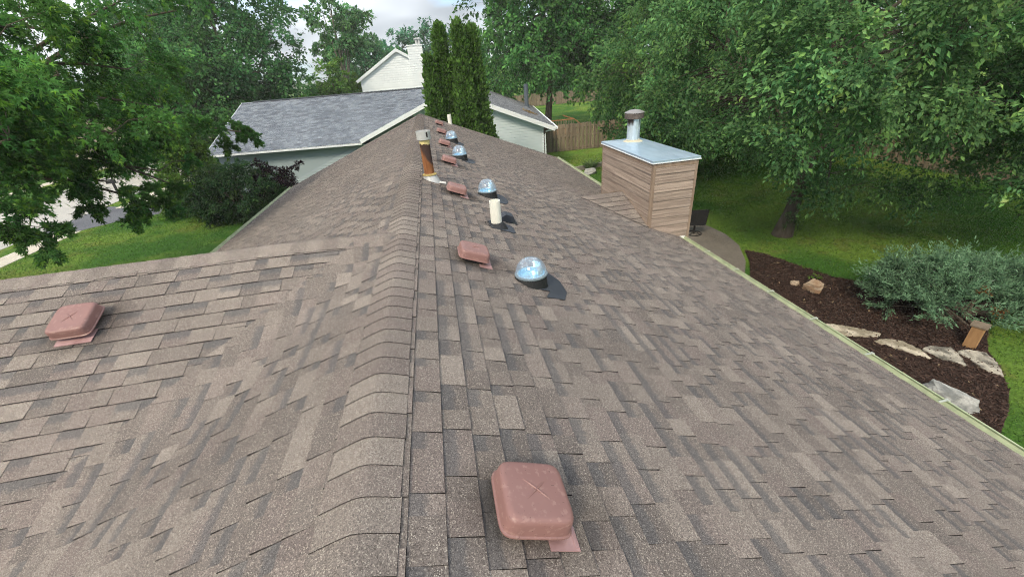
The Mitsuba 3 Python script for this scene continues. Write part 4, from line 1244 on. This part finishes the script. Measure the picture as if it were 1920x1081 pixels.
# big maple at the left: its trunk stands outside the picture, its limbs hang into it
rng = np.random.default_rng(31)
masses = np.array([(-7.91, 9.93, 4.92), (-7.26, 9.82, 5.28), (-7.13, 10.54, 5.78), (-7.06, 10.59, 5.02), (-7.44, 11.55, 4.39), (-6.84, 11.93, 4.89), (-6.79, 12.55, 4.37), (-6.43, 13.32, 5.04), (-6.51, 13.27, 5.85), (-6.85, 11.93, 6.08), (-6.76, 10.8, 6.62), (-6.79, 9.55, 6.2), (-6.75, 11.99, 7.44), (-6.84, 10.75, 7.44), (-6.78, 13.13, 6.74), (-6.44, 14.43, 6.46), (-6.36, 13.35, 8.17), (-6.55, 12.11, 8.57), (-6.27, 15.6, 8.21), (-6.62, 12.64, 5.15), (-7.06, 11.2, 5.6), (-6.24, 13.97, 4.33), (-6.93, 9.44, 6.8), (-7.48, 8.99, 5.53), (-6.74, 8.95, 5.64), (-6.21, 9.36, 6.25), (-6.47, 10.99, 5.46)])
drooping = np.array([(-7.76, 9.4, 4.3), (-7.72, 9.3, 3.83), (-7.59, 9.29, 3.53), (-7.51, 9.62, 3.86), (-7.71, 9.05, 4.08), (-7.61, 9.66, 4.42), (-7.35, 10.63, 4.3), (-7.41, 10.58, 4.01), (-7.4, 10.72, 4.52), (-7.22, 11.46, 4.13), (-7.13, 11.39, 3.74), (-7.14, 11.27, 3.44), (-6.96, 11.62, 3.86), (-6.85, 12.16, 3.77), (-6.76, 12.22, 3.45), (-5.63, 13.92, 4.73), (-5.03, 13.95, 5.0), (-4.8, 13.83, 4.89), (-5.29, 14.06, 5.2), (-6.84, 11.94, 4.1), (-6.59, 12.66, 3.9), (-6.45, 13.3, 4.47)])
hub = np.array([-13.0, 11.0, 5.5])
cl, rad = [], []
for e in masses:
    for k in range(5):
        cl.append(e + (hub - e) * 0.30 * rng.random() + rng.normal(size=3) * [0.46, 0.46, 0.30] + [0, 0, 0.28])
        rad.append(rng.uniform(0.42, 0.66))
for e in drooping:
    cl.append(e)
    rad.append(rng.uniform(0.20, 0.30))
inner = crown_points((-13.0, 11.5, 8.0), (4.6, 4.6, 3.6), 90, rng, 0.4)
cl, rad = np.vstack([cl, inner]), np.concatenate([rad, np.full(90, 0.9)])
key = numbered("maple_tree")
add(key + "__trunk", skeleton((-13.0, 11.0, -0.1), (-13.1, 11.3, 8.5), 0.30, np.vstack([masses[::2], drooping[::4], inner[::9]]), cl, rng), "bark", smooth=50)
v, f, c = foliage(cl, rad, 300, 0.125, (0.078, 0.188, 0.050), rng, MAPLE, hub=hub, droop=0.5, tip=(1.75, 1.5, 0.9), vary=0.30, sprays=8)
add(key + "__crown", (v, f), "leaf", color=c, label="dark green lobed leaves hanging in layered sprays")
tag(key, "big maple at the left whose dark green branches hang before the street", "tree")

# right-hand yard tree
rng = np.random.default_rng(41)
pts = np.vstack([crown_points((12.7, 12.0, 6.8), (5.6, 5.6, 4.4), 380, rng, 0.70, 0.3, zmin=3.05, seed=3, cut=lambda q: q[2] < 3.7 and q[0] < 13.6 and q[1] < 12.6),
                 [(8.88, 8.57, 5.96), (9.08, 8.36, 6.22), (8.67, 8.77, 5.58), (8.76, 9.36, 5.25), (9.02, 8.43, 5.14), (8.94, 7.79, 5.65), (8.74, 9.38, 6.31), (8.53, 9.56, 4.56), (8.51, 8.92, 4.26), (8.32, 8.41, 6.45), (8.89, 8.56, 6.61), (9.15, 7.55, 5.07), (8.33, 10.36, 5.62)],
                 crown_points((16.0, 9.2, 5.2), (3.8, 3.4, 3.4), 170, rng, 0.55, 0.3, zmin=2.1, seed=5),
                 [(14.1, 10.3, 2.0), (14.4, 10.0, 1.75), (14.0, 10.6, 2.3), (14.7, 9.6, 2.2), (11.9, 11.2, 2.4), (12.2, 11.0, 2.0), (12.5, 11.1, 1.8), (11.2, 11.2, 2.9), (10.9, 11.6, 3.2), (12.9, 10.9, 2.3), (17.0, 8.6, 2.0), (17.4, 8.4, 1.7), (18.2, 8.6, 1.9), (16.4, 9.0, 2.0)]])
tree("broadleaf_tree", "large bright green yard tree beside the chimney, its trunk in the shaded lawn", (12.33, 12.2, -0.1), (12.6, 12.2, 7.5), 0.21, pts, 0.60 + 0.30 * rng.random(len(pts)), 310, 0.130, (0.136, 0.268, 0.106), 42, n_limbs=16,
     hub=(12.8, 12.2, 4.6), droop=0.30, tip=(1.55, 1.45, 1.15), sprays=9, vary=0.26)
sk = np.random.default_rng(43)
v, f, c = foliage(np.array([(12.15, 11.95, 0.75), (12.25, 11.85, 0.95), (12.35, 11.9, 0.6)]), 0.30, 90, 0.07, (0.07, 0.12, 0.05), sk, LEAF, hub=(12.33, 12.2, 0.8))
add("broadleaf_tree__shoots", (v, f), "leaf", color=c)

# trees behind it
rng = np.random.default_rng(51)
pts = crown_points((13.6, 21.5, 5.4), (4.9, 4.2, 4.6), 230, rng, 0.6, 0.3, zmin=0.9, seed=7)
tree("broadleaf_tree", "dense fine leaved tree behind the chimney, beyond the large yard tree", (13.6, 22.0, -0.1), (13.6, 22.0, 8), 0.2, pts, 0.85, 200, 0.190, (0.108, 0.216, 0.080), 52, droop=0.4, sprays=8)
bg = [  # label, base x y, crown centre z, radii, clumps, leaf, colour
    ("tall dark tree with a leaning trunk over the far lawn, right of the evergreens", (11.6, 43.0), 9.2, (6.0, 5.0, 6.6), 230, 0.24, (0.040, 0.080, 0.026), 4.6),
    ("dark tree between the far lawn and the yard trees", (20.5, 42.0), 8.0, (5.2, 5.0, 6.8), 190, 0.24, (0.034, 0.072, 0.024), 1.4),
    ("pale hazy tree behind the evergreens, its crown against the sky", (7.5, 62.0), 5.6, (4.6, 4.5, 4.0), 120, 0.30, (0.055, 0.098, 0.040), 2.2),
    ("tree standing behind the right yard fence, nearest to it", (26.5, 11.0), 6.2, (4.6, 5.6, 6.2), 190, 0.17, (0.050, 0.090, 0.030), 0.4),
    ("tall tree at the back of the yard, behind the large yard tree", (21.0, 23.0), 8.0, (6.0, 6.0, 7.6), 220, 0.20, (0.040, 0.076, 0.030), 0.5),
    ("tree at the far right edge behind the fence", (27.5, 1.0), 6.8, (5.2, 5.0, 6.6), 150, 0.18, (0.046, 0.084, 0.030), 0.4),
    ("dark tree at the back corner of the yard beyond the picket fence", (26.0, 36.0), 8.0, (7.0, 6.0, 8.0), 190, 0.24, (0.034, 0.068, 0.026), 0.4),
    ("huge dark tree directly behind the blue grey roof", (-17.6, 48.0), 8.0, (6.4, 5.5, 8.2), 300, 0.24, (0.034, 0.070, 0.026), 0.5),
    ("dark tree just left of the blue grey roof", (-20.5, 43.0), 5.2, (5.0, 4.6, 5.6), 200, 0.22, (0.042, 0.082, 0.026), 0.4),
    ("mid green tree at the left behind the dark one, before the sky", (-27.0, 56.0), 9.0, (6.6, 6.0, 7.6), 200, 0.26, (0.046, 0.084, 0.034), 0.6),
    ("tree with yellowish leaves beside the white house", (-11.2, 60.0), 4.2, (3.4, 3.0, 4.0), 110, 0.22, (0.075, 0.115, 0.026), 0.4),
    ("tall thin tree with a bare pale trunk, left of the white house", (-9.6, 63.0), 11.4, (4.0, 3.6, 3.6), 66, 0.26, (0.058, 0.098, 0.042), 6.8),
    ("blue green tree in the distance, left of the white chimney", (-4.0, 118.0), 8.6, (8.0, 6.0, 7.4), 150, 0.42, (0.038, 0.085, 0.050), 0.5),
    ("blue green tree in the distance, right of the white chimney", (6.5, 116.0), 8.4, (8.5, 6.0, 7.4), 150, 0.42, (0.042, 0.088, 0.050), 0.5),
    ("distant tree between the pale trunk and the white house", (-9.5, 84.0), 6.5, (7.0, 5.5, 6.8), 150, 0.34, (0.040, 0.082, 0.040), 0.4),
    ("distant tree behind the far fence", (25.0, 84.0), 7.0, (9.0, 6.0, 8.0), 150, 0.34, (0.040, 0.078, 0.034), 0.4),
    ("tree across the street, farthest left", (-44.0, 46.0), 6.5, (6.5, 6.0, 6.4), 150, 0.26, (0.044, 0.086, 0.028), 1.6),
    ("tree across the street, beyond the beige house", (-40.0, 84.0), 8.0, (9.0, 6.0, 8.0), 150, 0.34, (0.042, 0.080, 0.034), 0.5),
]
for k, (lab, (bx_, by_), cz, rr_, n_, leaf_, col_, zmin_) in enumerate(bg):
    rng = np.random.default_rng(100 + k)
    pts = crown_points((bx_, by_, cz), rr_, n_, rng, 0.45, 0.45, zmin=zmin_, seed=20 + k)
    kr = (0.27 if k in (11, 2) else 0.30) * min(rr_)
    tree("background_tree", lab, (bx_, by_, -0.1), (bx_ + rng.normal(0, .3), by_, cz + rr_[2] * 0.45), 0.22 + 0.012 * cz, pts, kr * rng.uniform(0.65, 1.1, len(pts)), 130, leaf_ * 1.35, tuple(np.array(col_) * (2.25, 2.7, 2.6)), 200 + k, SPRIG,
         bark="pale_bark" if k == 11 else "bark", droop=0.3, vary=0.26, tip=(1.3, 1.3, 1.1))


# evergreens between the houses
def arborvitae(x, y, h, r, seed, label):
    rng = np.random.default_rng(seed)
    n = 700
    z = 0.15 + (h - 0.15) * rng.random(n) ** 0.9
    q = z / h
    prof = r * np.clip(1.45 * (1 - q) ** 0.95, 0, 1) * (0.88 + 0.24 * rng.random(n))
    a = rng.uniform(0, 2 * np.pi, n)
    lob = 1 + 0.16 * np.sin(a * 3 + seed) + 0.14 * np.sin(a * 5 + z * 1.3)
    c = np.column_stack([x + prof * lob * np.cos(a), y + prof * lob * np.sin(a), z])
    hubs = np.column_stack([np.full(n, x), np.full(n, y), z - 0.5])
    out = unit(c - hubs)
    M, S = n, 46
    d = unit(out[:, None] * 0.55 + rng.normal(size=(M, S, 3)) * 0.42 + [0, 0, 0.75])
    t_ = rng.random((M, S, 1))
    p = c[:, None] + d * t_ * 0.30 + rng.normal(size=(M, S, 3)) * 0.07 - out[:, None] * 0.12
    nr = unit(out[:, None] + rng.normal(size=(M, S, 3)) * 0.6)
    col = np.array([0.076, 0.155, 0.042]) * np.exp(rng.normal(0, 0.22, (M, 1, 1))) * np.exp(rng.normal(0, 0.25, (M, S, 1))) * (1 + 0.5 * t_ * np.array([1.2, 1.0, 0.4]))
    v, f, cc = leaf_mesh(p.reshape(-1, 3), d.reshape(-1, 3), nr.reshape(-1, 3), rng.uniform(0.10, 0.22, M * S), col.reshape(-1, 3), SPRIG)
    key = numbered("evergreen_column")
    add(key + "__foliage", (v, f), "leaf", color=cc)
    core = lathe([(r * 0.62, 0.1), (r * 0.60, h * 0.35), (r * 0.40, h * 0.7), (0.03, h * 0.93)], 16)
    add(key + "__trunk", moved(cat_([tube([(0, 0, 0), (0, 0, h * 0.9)], [0.14, 0.02], 8)]), (x, y, 0)), "bark")
    tag(key, label, "evergreen", "tall columnar evergreens between the houses")


arborvitae(0.68, 21.0, 6.6, 0.50, 1, "leftmost and lowest of the tall columnar evergreens, touching the white trim")
arborvitae(1.28, 21.3, 7.75, 0.50, 2, "second columnar evergreen from the left, behind its neighbours")
arborvitae(2.05, 20.7, 7.75, 0.48, 3, "third columnar evergreen from the left, with the sharpest tip")
arborvitae(2.68, 21.2, 7.6, 0.50, 4, "rightmost of the tall columnar evergreens")
arborvitae(1.45, 20.4, 3.9, 0.72, 5, "low bushy front part of the evergreens just beyond the roof end")

# conical shrub, dark bushes and the purple leaved shrub left of the roof
def bush(key, label, pts, rad, n_per, size, col, seed, tmpl=LEAF, cat="bush", tip=(1.5, 1.4, 1.0), stems="bark", base=None, **kw):
    rng = np.random.default_rng(seed)
    pts = np.asarray(pts, float)
    b = np.array([pts[:, 0].mean(), pts[:, 1].mean(), 0.0]) if base is None else np.array(base, float)
    key = numbered(key)
    sel = pts[rng.permutation(len(pts))[:14]]
    add(key + "__stems", cat_([tube([b + rng.normal(size=3) * [0.1, 0.1, 0], (b + p) / 2 + [0, 0, 0.1 * p[2]], p], [0.03, 0.02, 0.006], 5, cap=False) for p in sel]), stems)
    v, f, c = foliage(pts, rad, n_per, size, col, rng, tmpl, hub=b + [0, 0, 0.4], tip=tip, **kw)
    add(key + "__leaves", (v, f), "leaf", color=c)
    tag(key, label, cat)


rng = np.random.default_rng(61)
z = 4.6 * rng.random(150) ** 1.2
pts = np.column_stack([-13.1 + (1.75 * (1 - z / 5.0) ** 0.8) * np.cos(q := rng.uniform(0, 2 * np.pi, 150)), 26.0 + (1.75 * (1 - z / 5.0) ** 0.8) * np.sin(q), z + 0.25])
bush("conical_shrub", "tall bright green cone shaped shrub at the corner of the front lawn", pts, 0.55, 190, 0.16, (0.085, 0.165, 0.034), 62, droop=0.4)
pts = crown_points((-10.0, 23.7, 1.2), (2.4, 1.8, 1.6), 150, rng, 0.6, 0.2, zmin=0.15, seed=2)
bush("dark_bush", "dark rounded bush beside the left eave, right of the cone shaped shrub", pts, 0.48, 190, 0.125, (0.040, 0.082, 0.036), 63)
pts = crown_points((-8.3, 23.9, 1.2), (1.3, 1.0, 1.1), 40, rng, 0.6, 0.2, zmin=0.15, seed=3)
arm = np.array([(-8.5, 24.0, 2.1), (-8.3, 24.0, 2.35), (-8.6, 24.0, 2.6), (-8.9, 24.0, 2.72), (-8.0, 24.0, 2.2), (-7.6, 24.0, 2.15), (-7.2, 24.0, 2.25), (-6.85, 24.0, 2.4), (-7.9, 24.0, 1.9)])
bush("purple_shrub", "purple leaved shrub with long sprays in front of the shade darkened wing siding", np.vstack([pts, arm]), np.concatenate([np.full(40, 0.40), np.full(9, 0.24)]), 150, 0.115, (0.026, 0.016, 0.022), 64, tip=(1.1, 1.2, 1.1), base=(-8.5, 23.9, 0))
# strappy grass plant and stones beyond the chimney
rng = np.random.default_rng(66)
N = 160
a = rng.uniform(0, 2 * np.pi, N)
rd = np.column_stack([np.cos(a), np.sin(a), np.zeros(N)])
strap = (np.array([(0, -0.03, 0), (0, 0.03, 0), (0.55, -0.025, 0.10), (0.55, 0.025, 0.10), (1.0, 0.0, -0.02)]), np.array([(0, 1, 3), (0, 3, 2), (2, 3, 4)]))
v, f, c = leaf_mesh(np.array([9.75, 25.2, 0.0]) + rd * rng.uniform(0, 0.25, (N, 1)), unit(rd + [0, 0, 1.1]), unit(-rd + [0, 0, 0.8]), rng.uniform(0.5, 0.95, N), np.array([0.16, 0.24, 0.10]) * rng.uniform(0.5, 1.3, (N, 1)), strap)
add("strappy_plant", (v, f), "leaf", color=c, label="pale strappy leaved plant in the side yard left of the chimney", cat="plant")
rock((9.35, 24.3, 0.10), (0.55, 0.35, 0.28), 0.4, 12, "garden_stone", "boulder_stone", "grey garden stone left of the chimney, nearest the gutter")
rock((10.6, 24.6, 0.08), (0.50, 0.32, 0.24), 1.4, 13, "garden_stone", "boulder_stone", "grey garden stone against the chimney edge, behind the strappy plant")
mat("grey_wood", (0.22, 0.21, 0.18), 0.9)
add("landscape_timber", moved(box(-1.6, 1.6, -0.07, 0.07, 0, 0.26), (10.1, 25.7, 0), trimesh.transformations.rotation_matrix(0.25, (0, 0, 1))), "grey_wood", label="weathered grey landscape timber behind the strappy plant", cat="timber")

# juniper
rng = np.random.default_rng(71)
Q = []
for k in range(200):
    s_ = rng.random()
    along = np.array([10.6, 7.15]) + (np.array([14.6, 5.7]) - np.array([10.6, 7.15])) * s_
    w = rng.normal(0, 0.42)
    prof = 1.34 - 1.15 * abs(s_ - 0.32) ** 1.3
    zz = prof * (0.25 + 0.75 * rng.random() ** 0.7) * math.exp(-0.5 * (w / 0.75) ** 2)
    Q.append((along[0] + w * 0.35 + 0.1, along[1] + w, max(zz, 0.22)))
Q = np.array(Q)
key = "juniper"
M_, S_ = len(Q), 380
hubj = np.array([12.2, 6.5, 0.0])
out = unit((Q - hubj) * [1, 1, 1.2])
sp = unit(out[:, None] * 0.7 + rng.normal(size=(M_, 9, 3)) * [0.7, 0.7, 0.32] + [0, 0, 0.16])
wi = rng.integers(0, 9, (M_, S_))
d = np.take_along_axis(sp, wi[..., None], 1)
t_ = rng.random((M_, S_, 1)) ** 0.8
p = Q[:, None] + d * t_ * (0.30 + 0.42 * rng.random((M_, 1, 1)) ** 2) + rng.normal(size=(M_, S_, 3)) * 0.035
p[..., 2] += 0.05 * t_[..., 0] ** 2
ax = unit(d + rng.normal(size=d.shape) * 0.5)
col = np.array([0.140, 0.240, 0.142]) * np.exp(rng.normal(0, 0.20, (M_, 1, 1))) * np.exp(rng.normal(0, 0.2, (M_, S_, 1))) * (0.75 + 0.65 * t_)
needle = (np.array([(0, -0.09, 0), (0, 0.09, 0), (0.6, 0.12, 0.05), (1.0, 0.0, 0.0), (0.5, -0.13, -0.04)]), np.array([(0, 1, 2), (0, 2, 3), (0, 3, 4)]))
v, f, cc = leaf_mesh(p.reshape(-1, 3), ax.reshape(-1, 3), unit(rng.normal(size=(M_ * S_, 3)) + [0, 0, 0.7]), rng.uniform(0.045, 0.105, M_ * S_), np.clip(col.reshape(-1, 3), 0.01, 0.5), needle)
add(key + "__foliage", (v, f), "leaf", color=cc)
add(key + "__stems", cat_([tube([hubj + rng.normal(size=3) * [0.25, 0.25, 0], (hubj + q_) / 2 + [0, 0, 0.1], q_], [0.035, 0.022, 0.006], 5, cap=False) for q_ in Q[::6]]), "bark")
dead = np.array([(12.1, 5.75, 0.62), (12.12, 5.72, 0.5), (11.8, 6.0, 1.0)])
v, f, cc = foliage(dead, 0.14, 60, 0.05, (0.30, 0.12, 0.045), rng, LEAF, hub=hubj)
add(key + "__dead_twig", (v, f), "leaf", color=cc, label="small orange dead sprig", kind="stuff")
tag(key, "wide blue green juniper bush behind the flat stones", "bush")
# small weeds at the edge of the bed
rng = np.random.default_rng(77)
wp = np.array([(10.98, 9.6, 0.08), (11.05, 9.3, 0.07), (10.62, 9.0, 0.1), (10.75, 8.95, 0.08)])
v, f, cc = foliage(wp, 0.12, 40, 0.06, (0.09, 0.16, 0.03), rng, LEAF, hub=(10.8, 9.2, -0.3))
add("weed", (v, f), "leaf", color=cc, label="small bright green weeds in the mulch near the lawn edge", cat="weed", kind="stuff")

# ---------------------------------------------------------------- air: faint summer haze
scene["haze_air"] = {"type": "homogeneous", "albedo": rgb(0.95, 0.95, 0.95), "sigma_t": 0.0006}
scene["haze"] = {"type": "cube", "to_world": T().translate([0, 225, 12.0]).scale([440, 390, 13.2]), "bsdf": {"type": "null"}, "interior": {"type": "ref", "id": "haze_air"}}
scene["camera"]["medium"] = {"type": "ref", "id": "haze_air"}
tag("haze", "faint pale summer haze filling the air", "haze", kind="stuff")
